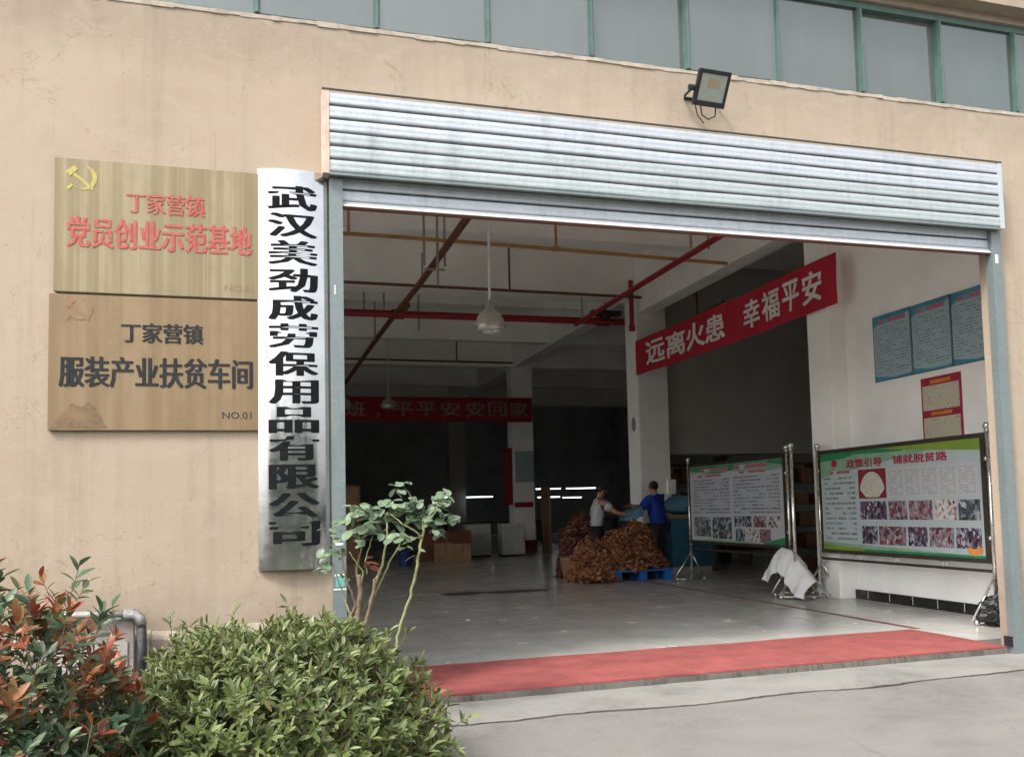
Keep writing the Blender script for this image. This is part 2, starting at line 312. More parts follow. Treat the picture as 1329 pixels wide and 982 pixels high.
# ---------------------------------------------------------------- geometry helpers
ORG = {}
def org(o): return ORG.get(o.name, Vector((0, 0, 0)))
class MB:
    def __init__(s): s.v, s.f, s.uv, s.tone = [], [], [], []
    def face(s, pts, uv=None, tone=None):
        i = len(s.v); s.v += [tuple(p) for p in pts]; s.f.append(tuple(range(i, i+len(pts))))
        s.uv.append(uv or [(0, 0)]*len(pts)); s.tone.append(tone)
        return s
    def mesh(s, vs, fs):
        i = len(s.v); s.v += [tuple(p) for p in vs]
        for f in fs: s.f.append(tuple(i+k for k in f)); s.uv.append([(0, 0)]*len(f)); s.tone.append(None)
        return s
    def box(s, x0, x1, y0, y1, z0, z1, rot=None, bev=0):
        c = Vector(((x0+x1)/2, (y0+y1)/2, (z0+z1)/2)); h = Vector((abs(x1-x0)/2, abs(y1-y0)/2, abs(z1-z0)/2))
        if not bev:
            vs = [Vector((a*h.x, b*h.y, d*h.z)) for a in (-1, 1) for b in (-1, 1) for d in (-1, 1)]
            fs = [(0, 1, 3, 2), (4, 6, 7, 5), (0, 4, 5, 1), (2, 3, 7, 6), (0, 2, 6, 4), (1, 5, 7, 3)]
        else:
            import bmesh
            bm = bmesh.new(); bmesh.ops.create_cube(bm, size=1)
            for v in bm.verts: v.co = Vector((v.co.x*2*h.x, v.co.y*2*h.y, v.co.z*2*h.z))
            bmesh.ops.bevel(bm, geom=bm.edges[:], offset=bev, segments=2, affect='EDGES')
            bm.verts.index_update(); vs = [v.co.copy() for v in bm.verts]; fs = [[v.index for v in f.verts] for f in bm.faces]; bm.free()
        if rot: vs = [rot @ v for v in vs]
        return s.mesh([v+c for v in vs], fs)
    def tube(s, pts, r, n=8, caps=True):
        pts = [Vector(p) for p in pts]; rs = r if isinstance(r, (list, tuple)) else [r]*len(pts)
        rings = []; prev = None
        for i, p in enumerate(pts):
            d = (pts[min(i+1, len(pts)-1)] - pts[max(i-1, 0)])
            d = d.normalized() if d.length > 1e-9 else Vector((0, 0, 1))
            if prev is None: a = d.orthogonal().normalized()
            else:
                a = prev - d*prev.dot(d)
                a = a.normalized() if a.length > 1e-6 else d.orthogonal().normalized()
            prev = a; b = d.cross(a)
            rings.append([p + (a*math.cos(2*PI*k/n) + b*math.sin(2*PI*k/n))*rs[i] for k in range(n)])
        vs = [v for q in rings for v in q]; fs = []
        for i in range(len(pts)-1):
            for k in range(n): fs.append((i*n+k, i*n+(k+1) % n, (i+1)*n+(k+1) % n, (i+1)*n+k))
        if caps: fs.append(tuple(range(n-1, -1, -1))); fs.append(tuple((len(pts)-1)*n+k for k in range(n)))
        return s.mesh(vs, fs)
    def lathe(s, prof, c, n=24):
        vs = [Vector(c)+Vector((r*math.cos(2*PI*k/n), r*math.sin(2*PI*k/n), z)) for r, z in prof for k in range(n)]
        fs = [(i*n+k, i*n+(k+1) % n, (i+1)*n+(k+1) % n, (i+1)*n+k) for i in range(len(prof)-1) for k in range(n)]
        return s.mesh(vs, fs)
    def ball(s, c, r, n=10, sq=(1, 1, 1)):
        return s.lathe2([(math.sin(PI*i/n), -math.cos(PI*i/n)) for i in range(n+1)], c, r, sq, n+4)
    def lathe2(s, prof, c, r, sq, n):
        vs = [Vector(c)+Vector((r*a*math.cos(2*PI*k/n)*sq[0], r*a*math.sin(2*PI*k/n)*sq[1], r*z*sq[2])) for a, z in prof for k in range(n)]
        fs = [(i*n+k, i*n+(k+1) % n, (i+1)*n+(k+1) % n, (i+1)*n+k) for i in range(len(prof)-1) for k in range(n)]
        return s.mesh(vs, fs)
    def build(s, name, mat, parent=None, smooth=False, local=False, kind=None, weld=False):
        o0 = Vector((0, 0, 0)) if (local or parent is None) else org(parent)
        me = bpy.data.meshes.new(name)
        me.from_pydata([(v[0]-o0.x, v[1]-o0.y, v[2]-o0.z) for v in s.v], [], s.f)
        uvl = me.uv_layers.new(name='UVMap')
        k = 0
        flat = []
        for u in s.uv:
            for a in u: flat += [a[0], a[1]]
        uvl.data.foreach_set('uv', flat)
        if any(t is not None for t in s.tone):
            at = me.attributes.new('tone', 'FLOAT', 'FACE'); at.data.foreach_set('value', [t or 0. for t in s.tone])
        if smooth: me.polygons.foreach_set('use_smooth', [True]*len(me.polygons))
        me.validate(); me.update()
        if weld:
            import bmesh
            bm = bmesh.new(); bm.from_mesh(me); bmesh.ops.remove_doubles(bm, verts=bm.verts[:], dist=.0003); bm.to_mesh(me); bm.free()
        me.materials.append(mat if not isinstance(mat, str) else M[mat])
        return link(name, me, parent, kind)
def link(name, me, parent=None, kind=None):
    o = bpy.data.objects.new(name, me); COL.objects.link(o)
    if parent: o.parent = parent; ORG[o.name] = org(parent)
    if kind: o['kind'] = kind
    return o
def tag(o, label=None, cat=None, group=None, kind=None):
    if label: o['label'] = label
    if cat: o['category'] = cat
    if group: o['group'] = group
    if kind: o['kind'] = kind
    return o
def thing(name, loc, label, cat, group=None, rz=0):
    o = bpy.data.objects.new(name, None); COL.objects.link(o); o.location = loc; o.rotation_euler = (0, 0, rz)
    o.empty_display_size = .1; ORG[o.name] = Vector(loc)
    return tag(o, label, cat, group)
def instance(name, me, mat4, parent, label=None):
    o = bpy.data.objects.new(name, me); COL.objects.link(o); o.parent = parent
    o.matrix_local = Matrix.Translation(-org(parent)) @ mat4
    ORG[o.name] = org(parent)
    return o
def copy_tree(o, parent=None):
    c = o.copy(); COL.objects.link(c); c.parent = parent
    ORG[c.name] = org(o)
    for ch in list(o.children): copy_tree(ch, c)
    return c

def glyphs(text, thick=0., xbold=0.):
    """flat outline of the text as (verts, faces), scaled into a 0..1 box, plus its aspect"""
    cu = bpy.data.curves.new('lettering', 'FONT'); cu.body = text; cu.size = 1; cu.offset = thick; cu.resolution_u = 2
    o = bpy.data.objects.new('lettering', cu); COL.objects.link(o); bpy.context.view_layer.update()
    dg = bpy.context.evaluated_depsgraph_get(); me = bpy.data.meshes.new_from_object(o.evaluated_get(dg), depsgraph=dg)
    vs = [v.co.copy() for v in me.vertices]; fs = [tuple(p.vertices) for p in me.polygons]
    bpy.data.objects.remove(o); bpy.data.curves.remove(cu); bpy.data.meshes.remove(me)
    x0, x1 = min(v.x for v in vs), max(v.x for v in vs); y0, y1 = min(v.y for v in vs), max(v.y for v in vs)
    return [((v.x-x0)/(x1-x0), (v.y-y0)/(y1-y0)) for v in vs], fs
def print_text(text, put, thick=0., xbold=0., ybold=0., mb=None):
    """put(u, v, lift) -> world point; xbold thickens upright strokes only, as in a Song face"""
    mb = mb or MB(); vs, fs = glyphs(text, 0)
    k = 1/max(1, len(text)); xb = (xbold+thick)*k; yb = (ybold+thick)
    offs = [(0, 0)]
    if xb > 0: offs = [(-xb, 0), (-xb/3, 0), (xb/3, 0), (xb, 0)]
    if yb > 0: offs += [(-xb*.8, -yb), (xb*.8, -yb), (-xb*.8, yb), (xb*.8, yb), (0, yb), (0, -yb)]
    for i, (a, b) in enumerate(offs): mb.mesh([put(u+a, v+b, i*.0003) for u, v in vs], fs)
    return mb

# ---------------------------------------------------------------- ground and floor
def cut_line(x, seed): return -.72 + .05*math.sin(x*1.3+seed) + .03*math.sin(x*4.1) + .10*noise.noise(Vector((x*.9, seed, 0))) + .022*noise.noise(Vector((x*6, seed, 2))) + .012*noise.noise(Vector((x*19, seed, 4)))
def gap(x): return .003+.030*max(0, noise.noise(Vector((x*1.9, 7, 0)))+.25)+.008*abs(noise.noise(Vector((x*11, 2, 0))))
g = MB(); N = 300
xs = [-90, -30, -10, -4] + [-2+i*.04 for i in range(N)] + [14, 30, 90]
for a, b in zip(xs, xs[1:]):
    g.face([(a, -90, -.055), (b, -90, -.055), (b, cut_line(b, 0)-gap(b), -.055), (a, cut_line(a, 0)-gap(a), -.055)])
g.build('ground', 'concrete', kind='structure')
g = MB(); g2 = MB()
for a, b in zip(xs, xs[1:]):
    if b > 14.2: continue
    g.face([(a, cut_line(a, 0)+.002, -.047), (b, cut_line(b, 0)+.002, -.047), (b, -.012, -.050), (a, -.012, -.050)])
    g2.face([(a, cut_line(a, 0)+.002, -.09), (b, cut_line(b, 0)+.002, -.09), (b, cut_line(b, 0)+.002, -.047), (a, cut_line(a, 0)+.002, -.047)])
ap = g.build('apron', 'concrete2', kind='structure')
g2.build('cracked_edge', 'dirty', ap)
MB().box(-7, 6, -34, -9.5, -.10, -.045).build('reflected_lawn', simple('mown_grass', (.06, .085, .03), .9, 0, .4, 14, .5), kind='structure')  # unseen strip added behind the camera for the mirror sign to reflect
MB().box(-90, 90, -92, 60, -.30, -.105).build('subsoil', 'dirty', kind='structure')
MB().box(-2.9, .95, -2.75, -.15, -.1, -.005).build('planting_bed', 'soil', kind='structure')
fl = MB().box(-9, 18, .0, 38.5, -.08, -.012).build('floor', 'grout', kind='structure')
# broken screed edge under the mat
e = MB(); rnd = random.Random(3); x = .5
while x < 6.45:
    w = rnd.uniform(.02, .11); d = .012+.03*abs(noise.noise(Vector((x*2.2, 3, 0))))+rnd.uniform(0, .006); q = rnd.uniform(.0, .012)
    e.mesh([(x, -.006-d-q, -.07), (x+w, -.006-d, -.07), (x+w, -.004-d*.3, -.010-q), (x, -.004-d*.3, -.008), (x, 0, -.005), (x+w, 0, -.006)], [(0, 1, 2, 3), (3, 2, 5, 4)]); x += w
e.build('broken_edge', 'dirty', fl)
TS = .8; tmesh = None; cnt = 0; rest = MB()
m_ = MB().box(.003, TS-.003, .003, TS-.003, -.012, 0)
for j in range(46):
    for i in range(-10, 22):
        x0, y0 = .30+i*TS, 1.29+(j-1)*TS
        if y0+TS > 38.4 or x0+TS > 17.9: continue
        if 0 <= i-(-1) < 11 and j < 27:
            if tmesh is None:
                o = m_.build('tile', 'tile', fl, local=True); tmesh = o.data
            else:
                o = bpy.data.objects.new('tile', tmesh); COL.objects.link(o); o.parent = fl
            o.location = (x0, y0, 0) if j else (x0, 1.29-TS, 0); cnt += 1
            o.rotation_euler = (rnd.uniform(-.0012, .0012), rnd.uniform(-.0012, .0012), 0)
        else: rest.box(x0+.003, x0+TS-.003, max(y0, .02)+.003, y0+TS-.003, -.012, 0)
rest.build('far_tiles', 'tile', fl, kind='stuff')
MB().box(6.425, 6.480, 1.3, 10.2, .001, .0045).build('floor_line', 'line_red', fl)
tm = MB()
for xx, yy, rx, ry in ((3.05, 7.8, .42, .25), (3.95, 7.75, .5, .22)):
    ps = []
    for k in range(26):
        a = 2*PI*k/26; q = 1+.35*noise.noise(Vector((math.cos(a)*1.6+xx, math.sin(a)*1.6, 0)))
        ps.append((xx+rx*q*math.cos(a), yy+ry*q*math.sin(a), .0035))
    tm.face(ps)
tm.build('oil_stain', simple('dark_oil_stain', (.05, .047, .042), .5, 0, .3, 6), fl)
tag(MB().box(2.35, 2.40, 4.3, 4.34, .001, .012).build('paper_scrap', 'char_white'), 'tiny white paper scrap on the floor near the rose stem', 'scrap')
mt = MB(); nx = 60
def matz(x, y): return .012+.004*noise.noise(Vector((x*1.3, y*2, 0)))
ys = [.0, .04, .4, .8, 1.2, 1.26]
def mfront(x): return .0+.012*noise.noise(Vector((x*3, 5, 0)))
for i in range(nx):
    a, b = .60+i*5.74/nx, .60+(i+1)*5.74/nx
    for y0, y1 in zip(ys, ys[1:]):
        f0 = lambda x, y: (x, y+(mfront(x) if y < .01 else (.02*noise.noise(Vector((x*1.1, 9, 0))) if y > 1.25 else 0)), matz(x, y))
        mt.face([f0(a, y0), f0(b, y0), f0(b, y1), f0(a, y1)])
    mt.face([(a, mfront(a), -.004), (b, mfront(b), -.004), (b, mfront(b), matz(b, 0)), (a, mfront(a), matz(a, 0))])
    mt.face([(a, 1.26+.02*noise.noise(Vector((a*1.1, 9, 0))), matz(a, 1.26)), (b, 1.26+.02*noise.noise(Vector((b*1.1, 9, 0))), matz(b, 1.26)), (b, 1.27, .002), (a, 1.27, .002)])
tag(mt.build('door_mat', 'red_mat'), 'long faded red mat across the whole doorway threshold', 'mat')

# ---------------------------------------------------------------- the factory building
B = thing('factory_building', (3.4, 0, 0), 'beige rendered factory building with a wide open shutter doorway and a green window band', 'building')
W = MB()
W.box(-3.6, .505, 0, .13, -.1, 4.93)
W.box(-8.8, -3.6, 0, .13, 4.7, 4.93)  # head of an unseen second doorway, added to let more daylight in
W.box(-14, -8.8, 0, .13, -.1, 4.93)
W.box(6.40, 16, 0, .13, -.1, 4.93)
W.box(.505, 6.40, 0, .13, 3.78, 4.93)
W.box(-14, -3.47, 0, .13, 4.93, 5.815)
W.box(-14, 16, 0, .13, 5.815, 9)
W.build('facade_wall', 'stucco', B)
MB().box(-14, 16, -.16, -.002, 5.885, 6.5).build('eave_band', 'stucco', B)
# plinth below the plaques with a broken top edge
pl = MB(); xx = -3.55; rnd = random.Random(5)
while xx < .40:
    w = rnd.uniform(.08, .3) if xx > -2 else 1.; w = min(w, .405-xx)
    d = .055+rnd.uniform(0, .02); t = .60+rnd.uniform(-.015, .012)
    pl.mesh([(xx, -d-.02, -.1), (xx+w, -d-.02, -.1), (xx+w, -d, t-.05), (xx, -d, t-.05), (xx, -.003, t), (xx+w, -.003, t)], [(0, 1, 2, 3), (3, 2, 5, 4)])
    xx += w
pl.build('plinth', 'ledge', B)
sl = MB(); rnd = random.Random(8); x = -3.4
while x < 12.9:
    w = rnd.uniform(.05, .16); sl.box(x, x+w, -.004-rnd.uniform(0, .007), .03, 4.922-rnd.uniform(0, .012), 4.941+rnd.uniform(0, .010)); x += w
sl.build('window_sill', 'caulk', B)
wf = MB()
wf.box(-3.47, 12.9, .035, .10, 5.755, 5.815); wf.box(-3.47, 12.9, .04, .095, 4.94, 4.975)
win = wf.build('window', 'green_alu', B)
gm = bpy.data.meshes.new('mullion'); pane_m = None; mul_m = None
for k in range(-4, 16):
    x = -.025+.861*k
    if mul_m is None:
        o = MB().box(-.022, .022, .028, .098, 4.975, 5.755).box(-.009, .009, .014, .029, 4.975, 5.755).build('mullion', 'green_alu', win, local=True); mul_m = o.data
    else: o = bpy.data.objects.new('mullion', mul_m); COL.objects.link(o); o.parent = win
    o.location = (x-3.4, 0, 0)
    if k < 15:
        if pane_m is None:
            o = MB().box(.024, .837, .062, .068, 4.975, 5.755).build('pane', 'glass', win, local=True); pane_m = o.data
        else: o = bpy.data.objects.new('pane', pane_m); COL.objects.link(o); o.parent = win
        o.location = (x-3.4, 0, 0); o.rotation_euler = (rnd.uniform(-.007, .007), 0, rnd.uniform(-.007, .007))

# inside: right wall, pilasters, lintel wall, back and side walls
MB().box(7.76, 8.0, .132, 4.1, 0, 6.5).box(6.43, 8.0, .131, .14, 0, 6.5).build('right_wall', 'wall_white', B)
MB().box(7.735, 7.7595, .132, 4.098, .001, .125).build('baseboard', 'black_base', B)
tk = MB()
for k in range(9): tk.box(7.728, 7.7345, .3+k*.44, .31+k*.44, .02, .12)
tk.build('baseboard_joint', 'cabinet_grey', B)
MB().box(7.5, 8.0, 4.102, 4.62, 0, 6.5, bev=.012).build('column', 'wall_white', B)
MB().box(7.4, 8.08, 10.6, 11.2, 0, 6.5, bev=.015).build('column', 'wall_white', B)
MB().box(7.4, 8.06, 20.5, 21.1, 0, 6.5).build('column', 'wall_white', B)
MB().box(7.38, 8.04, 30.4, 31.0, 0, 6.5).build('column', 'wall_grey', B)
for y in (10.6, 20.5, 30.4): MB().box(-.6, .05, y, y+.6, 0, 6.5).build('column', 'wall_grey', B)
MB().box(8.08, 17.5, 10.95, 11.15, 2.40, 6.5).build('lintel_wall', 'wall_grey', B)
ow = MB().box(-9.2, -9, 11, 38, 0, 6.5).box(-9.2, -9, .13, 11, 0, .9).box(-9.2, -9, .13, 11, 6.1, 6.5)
for k in range(5): ow.box(-9.2, -9, .13+k*2.5, .43+k*2.5, .9, 6.1)  # piers between unseen openings added in the left wall to brighten the hall
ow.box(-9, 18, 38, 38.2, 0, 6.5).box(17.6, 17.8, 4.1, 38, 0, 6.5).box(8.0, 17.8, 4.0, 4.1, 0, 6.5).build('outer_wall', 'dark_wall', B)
MB().box(-9.2, 18, .13, 38.2, 6.5, 6.7).build('ceiling', 'ceil', B)
def beam(y0, y1, z0, x0=-9, x1=17.6): return MB().box(x0, x1, y0, y1, z0, 6.499).build('beam', 'ceil', B)
beam(3.9, 4.2, 5.75, -9, 7.45); beam(7.4, 7.7, 5.78, -9, 7.42); beam(10.62, 11.1, 5.62, -9, 7.39); beam(13.9, 14.1, 6.1); beam(16.6, 16.9, 5.78)
beam(20.52, 21.05, 5.72); beam(25.4, 25.7, 5.8); beam(30.4, 30.9, 5.7)
for y0, y1 in ((4.62, 10.6), (11.2, 20.5), (21.1, 30.4)): MB().box(7.42, 7.78, y0, y1, 5.30 if y0 < 5 else 5.7, 6.498).build('beam', 'ceil', B)
for y0, y1 in ((.2, 10.6), (11.2, 20.5)): MB().box(-.5, -.1, y0, y1, 5.6, 6.498).build('beam', 'ceil', B)

# ---------------------------------------------------------------- roller shutter
S = thing('roller_shutter', (3.4, 0, 0), 'galvanised steel roller shutter rolled up above the doorway with its slatted housing', 'roller shutter')
z0, z1, n = 3.776, 4.371, 6; h = (z1-z0)/n
rnd = random.Random(11)
def slat_prof(h, d):  # outward bulge with a rolled lip
    return [(.022, -.002), (.020, .005), (-.001*d, .007), (-.0055*d, .016), (-.0075*d, h*.34), (-.0045*d, h*.44), (-.0075*d, h*.54), (-.007*d, h*.86), (-.004, h-.009), (.014, h-.0065), (.022, h-.002)]
def slat(name, xa, xb, zb, h, y, mat, parent, d=1., wob=.0025):
    mb = MB(); K = 40; pr = slat_prof(h, d); ph = rnd.uniform(0, 9)
    rows = []
    for i in range(K+1):
        x = xa+(xb-xa)*i/K
        rows.append([(x, y+p+wob*noise.noise(Vector((x*1.7, ph, 0))), zb+q+wob*1.6*noise.noise(Vector((x*1.1, ph+4, 0)))) for p, q in pr])
    for i in range(K):
        for k in range(len(pr)-1): mb.face([rows[i][k], rows[i+1][k], rows[i+1][k+1], rows[i][k+1]])
    return mb.build(name, mat, parent, smooth=True, weld=True)
hs_ = MB().box(.472, 6.404, -.128, -.004, 3.79, 4.356).build('housing', 'galv_old', S)
for k in range(n): slat('slat', .467, 6.409, z0+k*h, h, -.135, 'galv' if k > 2 else 'galv_old', hs_, .9)
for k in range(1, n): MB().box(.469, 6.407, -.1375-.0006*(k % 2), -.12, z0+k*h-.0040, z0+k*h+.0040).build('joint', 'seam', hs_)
MB().box(.418, .4665, -.146, -.002, 3.765, 4.375).build('end_plate', 'boxside', hs_)
MB().box(6.4095, 6.455, -.146, -.002, 3.765, 4.375).build('end_plate', 'galv', hs_)
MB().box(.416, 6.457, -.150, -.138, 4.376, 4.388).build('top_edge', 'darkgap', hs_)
MB().box(.4665, 6.4095, -.146, -.11, 3.756, 3.774).build('bottom_lip', 'rail', hs_)
ct = MB().box(.56, 6.36, -.030, -.022, 3.79, 3.90).build('curtain', 'galv_old', S)
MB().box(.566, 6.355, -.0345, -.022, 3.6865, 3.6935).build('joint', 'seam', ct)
for zb, hh in ((3.700, .0), (3.690-.092, .092), (3.598+.092, .092)):
    if hh: slat('slat', .562, 6.36, zb-.0, hh, -.03, 'galv', ct, .8, .0015)
MB().mesh([(.562, -.075, 3.556), (6.36, -.075, 3.556), (6.36, -.07, 3.566), (.562, -.07, 3.566), (.562, -.034, 3.603), (6.36, -.034, 3.603), (.562, -.012, 3.556), (6.36, -.012, 3.556)], [(0, 1, 2, 3), (3, 2, 5, 4), (0, 6, 7, 1)]).build('bottom_bar', simple('bright_bottom_bar', (.55, .56, .56), .5, .3, .15, 8), ct)
MB().box(.562, 6.36, -.055, -.016, 3.545, 3.556).build('seal', 'cardboard_d', ct)
for nm, a, b in (('left', .468, .560), ('right', 6.352, 6.452)):
    gr = MB(); zz0 = -.052
    gr.box(a, b, -.085, -.078, zz0, 3.754)
    gr.box(a, a+.006, -.078, -.001, zz0, 3.754); gr.box(b-.006, b, -.078, -.046, zz0, 3.754); gr.box(b-.006, b, -.016, -.001, zz0, 3.754) if nm == 'left' else gr.box(a+.006, a+.012, -.03, -.001, zz0, 3.754)
    rl = gr.build('guide_rail', 'rail', S)
    if nm == 'left':
        MB().box(a+.02, b-.012, -.0875, -.0855, .83, .90).build('sticker', simple('worn_teal_sticker', (.12, .33, .30), .6), rl)
        [MB().box(a+p, b-q, -.0872, -.0855, u, v).build('tape', 'char_white', rl) for p, q, u, v in ((.012, .002, .905, .918), (.004, .002, .808, .818), (.02, .02, 1.12, 1.135))]
        MB().box(a+.025, a+.04, -.0872, -.0855, 2.9, 2.97).build('paint_mark', 'cabinet_grey', rl)
    else:
        MB().box(a-.025, a-.002, -.06, .02, .015, .10).build('bottom_block', 'lamp_black', rl)
        MB().box(a+.03, a+.06, -.0872, -.0855, 3.46, 3.54).build('sticker', 'char_white', rl)

# ---------------------------------------------------------------- plaques
def plaque(name, x0, x1, zb, zt, mat, label, skew=0):
    t = thing(name, ((x0+x1)/2, 0, zb), label, 'plaque')
    MB().box(x0, x1, -.032, -.004, zb, zt, bev=.004).build('plate', mat, t)
    return t
def flat_put(x0, w, zc, h, y, sh=0.):
    return lambda u, v, l: (x0+u*w, y-l, zc+(v-.5)*h)
P1 = plaque('upper_plaque', -1.315, -.012, 2.853, 3.760, 'gold', 'upper faded brass plaque with red characters and a yellow party emblem')
P2 = plaque('lower_plaque', -1.340, -.022, 1.930, 2.838, 'gold2', 'lower browned brass plaque with grey characters and a dark stain in its corner')
YP = -.0335
print_text('丁家营镇', flat_put(-.87, .49, 3.487, .145, YP), .004, .035).build('lettering', 'ink_red', P1)
print_text('党员创业示范基地', flat_put(-1.235, 1.165, 3.262, .205, YP), .005, .04).build('lettering', 'ink_red', P1)
print_text('NO.01', flat_put(-.245, .19, 2.925, .045, YP), 0, 0).build('lettering', 'ink_faint', P1)
print_text('丁家营镇', flat_put(-.90, .51, 2.592, .135, YP), .003, .035).build('lettering', 'ink_grey', P2)
print_text('服装产业扶贫车间', flat_put(-1.272, 1.205, 2.322, .205, YP), .004, .036).build('lettering', 'ink_grey', P2)
print_text('NO.01', flat_put(-.262, .19, 2.035, .048, YP), 0, 0).build('lettering', 'ink_grey', P2)
def emblem(cx, cz, s, mat, par):
    mb = MB()
    def stroke(ps, ws):
        L, Rr = [], []
        for i, p in enumerate(ps):
            a = Vector(ps[max(i-1, 0)]); b = Vector(ps[min(i+1, len(ps)-1)]); d = (b-a).normalized(); nn = Vector((-d.y, d.x))
            L.append(Vector(p)+nn*ws[i]); Rr.append(Vector(p)-nn*ws[i])
        for i in range(len(ps)-1):
            q = [L[i], L[i+1], Rr[i+1], Rr[i]]
            mb.face([(cx+p.x*s, YP-.0004*(1+len(mb.f) % 3), cz+p.y*s) for p in q])
    arc = [(.02+.46*math.cos(a), .02+.46*math.sin(a)) for a in [R(75-k*14) for k in range(17)]]
    stroke(arc, [.01+.075*math.sin(PI*min(1, (k+.5)/13)) for k in range(17)])
    stroke([(-.30, -.28), (-.38, -.37), (-.47, -.45)], [.04, .055, .06])
    stroke([(-.32, .18), (.05, -.10), (.42, -.44)], [.055, .055, .06])
    stroke([(-.46, .12), (-.18, .40)], [.12, .10])
    return mb.build('emblem', mat, par)
emblem(-1.155, 3.632, .175, 'ink_yellow', P1)
emblem(-1.165, 2.74, .16, 'ink_faint', P2)
st = MB(); st.face([(-1.325, -.0336, 1.945), (-.985, -.0336, 1.945), (-1.02, -.0336, 2.02), (-1.06, -.0336, 2.09), (-1.10, -.0336, 2.12), (-1.135, -.0336, 2.085), (-1.16, -.0336, 2.095), (-1.20, -.0336, 2.11), (-1.24, -.0336, 2.06), (-1.29, -.0336, 2.0)])
st.build('stain', 'stain', P2)

V1 = thing('company_sign', (.215, 0, .955), 'tall curved mirror steel sign with black vertical company name beside the doorway', 'sign')
XC, HW = .213, .240
def bulge(x): u = (x-XC)/HW; return -.030-.045*(1-u*u)
mb = MB(); K = 20; J = 40
for i in range(K):
    a, b = XC-HW+2*HW*i/K, XC-HW+2*HW*(i+1)/K
    def zt_(x): return 3.795
    for j in range(J):
        q0, q1 = .962+(3.795-.962)*j/J, .962+(3.795-.962)*(j+1)/J
        mb.face([(a, bulge(a), q0), (b, bulge(b), q0), (b, bulge(b), q1), (a, bulge(a), q1)])
mb2 = MB()
for i in range(K):
    a, b = XC-HW+2*HW*i/K, XC-HW+2*HW*(i+1)/K
    for zz in (.962, 3.795): mb2.face([(a, bulge(a), zz), (b, bulge(b), zz), (b, -.005, zz), (a, -.005, zz)])
for a in (XC-HW, XC+HW): mb2.face([(a, -.03, .962), (a, -.005, .962), (a, -.005, 3.795), (a, -.03, 3.795)])
import bmesh
pf = mb.build('face_plate', 'steel', V1, smooth=True)
bm = bmesh.new(); bm.from_mesh(pf.data); bmesh.ops.remove_doubles(bm, verts=bm.verts[:], dist=.0005); bm.to_mesh(pf.data); bm.free()
mb2.build('edge', 'steel_tube', V1)
for k, chh in enumerate('武汉美劲成劳保用品有限公司'):
    zc = 3.588-k*.1982
    hgt = .168 if chh not in '品' else .18
    def put(u, v, l, zc=zc, hgt=hgt):
        x = .213-.158+u*.316; return (x, bulge(x)-.004-l*.6, zc+(v-.5)*hgt)
    c = print_text(chh, put, .010, .034).build('character', 'ink_black', V1)

# ---------------------------------------------------------------- floodlight on the facade
FLt = thing('floodlight', (3.49, 0, 4.70), 'square black floodlight tilted down on the wall above the shutter', 'floodlight')
tilt = Matrix.Rotation(R(-32), 4, 'X') @ Matrix.Identity(4)
def fl_pt(m, p): return m
rotm = (Matrix.Rotation(R(4), 4, 'Y') @ Matrix.Rotation(R(-4), 4, 'Z') @ Matrix.Rotation(R(32), 4, 'X')).to_3x3()*.93
def rbox(mb, x0, x1, y0, y1, z0, z1, c=(3.49, -.22, 4.70), rm=None, bev=0):
    t = MB().box(x0, x1, y0, y1, z0, z1, bev=bev); return mb.mesh([(rm or rotm) @ Vector(v)+Vector(c) for v in t.v], t.f)
mb = MB(); rbox(mb, -.145, .145, -.02, .035, -.15, .15, bev=.01)
for k in range(7): rbox(mb, -.11+k*.035, -.10+k*.035, .035, .06, -.12, .12)
hd = mb.build('housing', 'lamp_black', FLt)
mb = MB(); rbox(mb, -.118, .118, -.026, -.0205, -.105, .118); lg = mb.build('glass', 'lamp_glass', hd)
mb = MB(); rbox(mb, -.05, .05, -.0285, -.0265, .01, .08); mb.build('led_plate', 'lamp_led', hd)
mb = MB(); rbox(mb, -.145, .145, -.03, -.0205, .118, .15); rbox(mb, -.145, .145, -.032, -.0205, -.15, -.105); rbox(mb, -.145, -.118, -.03, -.0205, -.105, .118); rbox(mb, .118, .145, -.03, -.0205, -.105, .118); mb.build('bezel', 'lamp_black', hd)
MB().tube([(3.335, -.18, 4.70), (3.335, -.06, 4.70), (3.35, -.01, 4.70), (3.62, -.01, 4.70), (3.63, -.06, 4.70), (3.645, -.18, 4.70)], .011, 6).tube([(3.30, -.2, 4.70), (3.35, -.2, 4.70)], .025, 8).build('bracket', 'lamp_black', FLt)
MB().tube([(3.44, -.12, 4.60), (3.46, -.10, 4.53), (3.52, -.09, 4.50), (3.58, -.1, 4.53), (3.58, -.12, 4.62)], .006, 5).tube([(3.40, -.1, 4.62), (3.45, -.04, 4.55), (3.52, -.015, 4.50)], .005, 5).build('cable', 'darkgap', FLt)

# ---------------------------------------------------------------- pipes under the ceiling
def pipe(name, pts, r, mat, label, hang=(), group=None, hz=6.5, extra=None):
    t = thing(name, pts[0], label, 'pipe', group)
    b = MB().tube(pts, r, 10).build('run', mat, t)
    for p in hang:
        MB().tube([(p[0], p[1], p[2]), (p[0], p[1], p[3] if len(p) > 3 else hz)], .02, 6).build('hanger', mat if len(p) < 5 else p[4], t)
    for q in (extra or []): MB().tube(q, r*1.35, 10).build('coupling', mat, t)
    return t
pipe('sprinkler_pipe', [(-4, 6.5, 5.37), (2, 6.5, 5.35), (4, 6.5, 5.325), (7.3, 6.5, 5.26)], .028, 'pipe_orange', 'thin orange pipe across the room nearest the shutter', [(4.35, 6.5, 5.32, 6.5), (1.2, 6.5, 5.36, 6.5), (7.0, 6.5, 5.27, 5.8, 'wall_white'), (2.55, 6.8, 4.75, 5.8, 'pipe_grey')], extra=[[(4.3, 6.5, 5.32), (4.4, 6.5, 5.32)]])
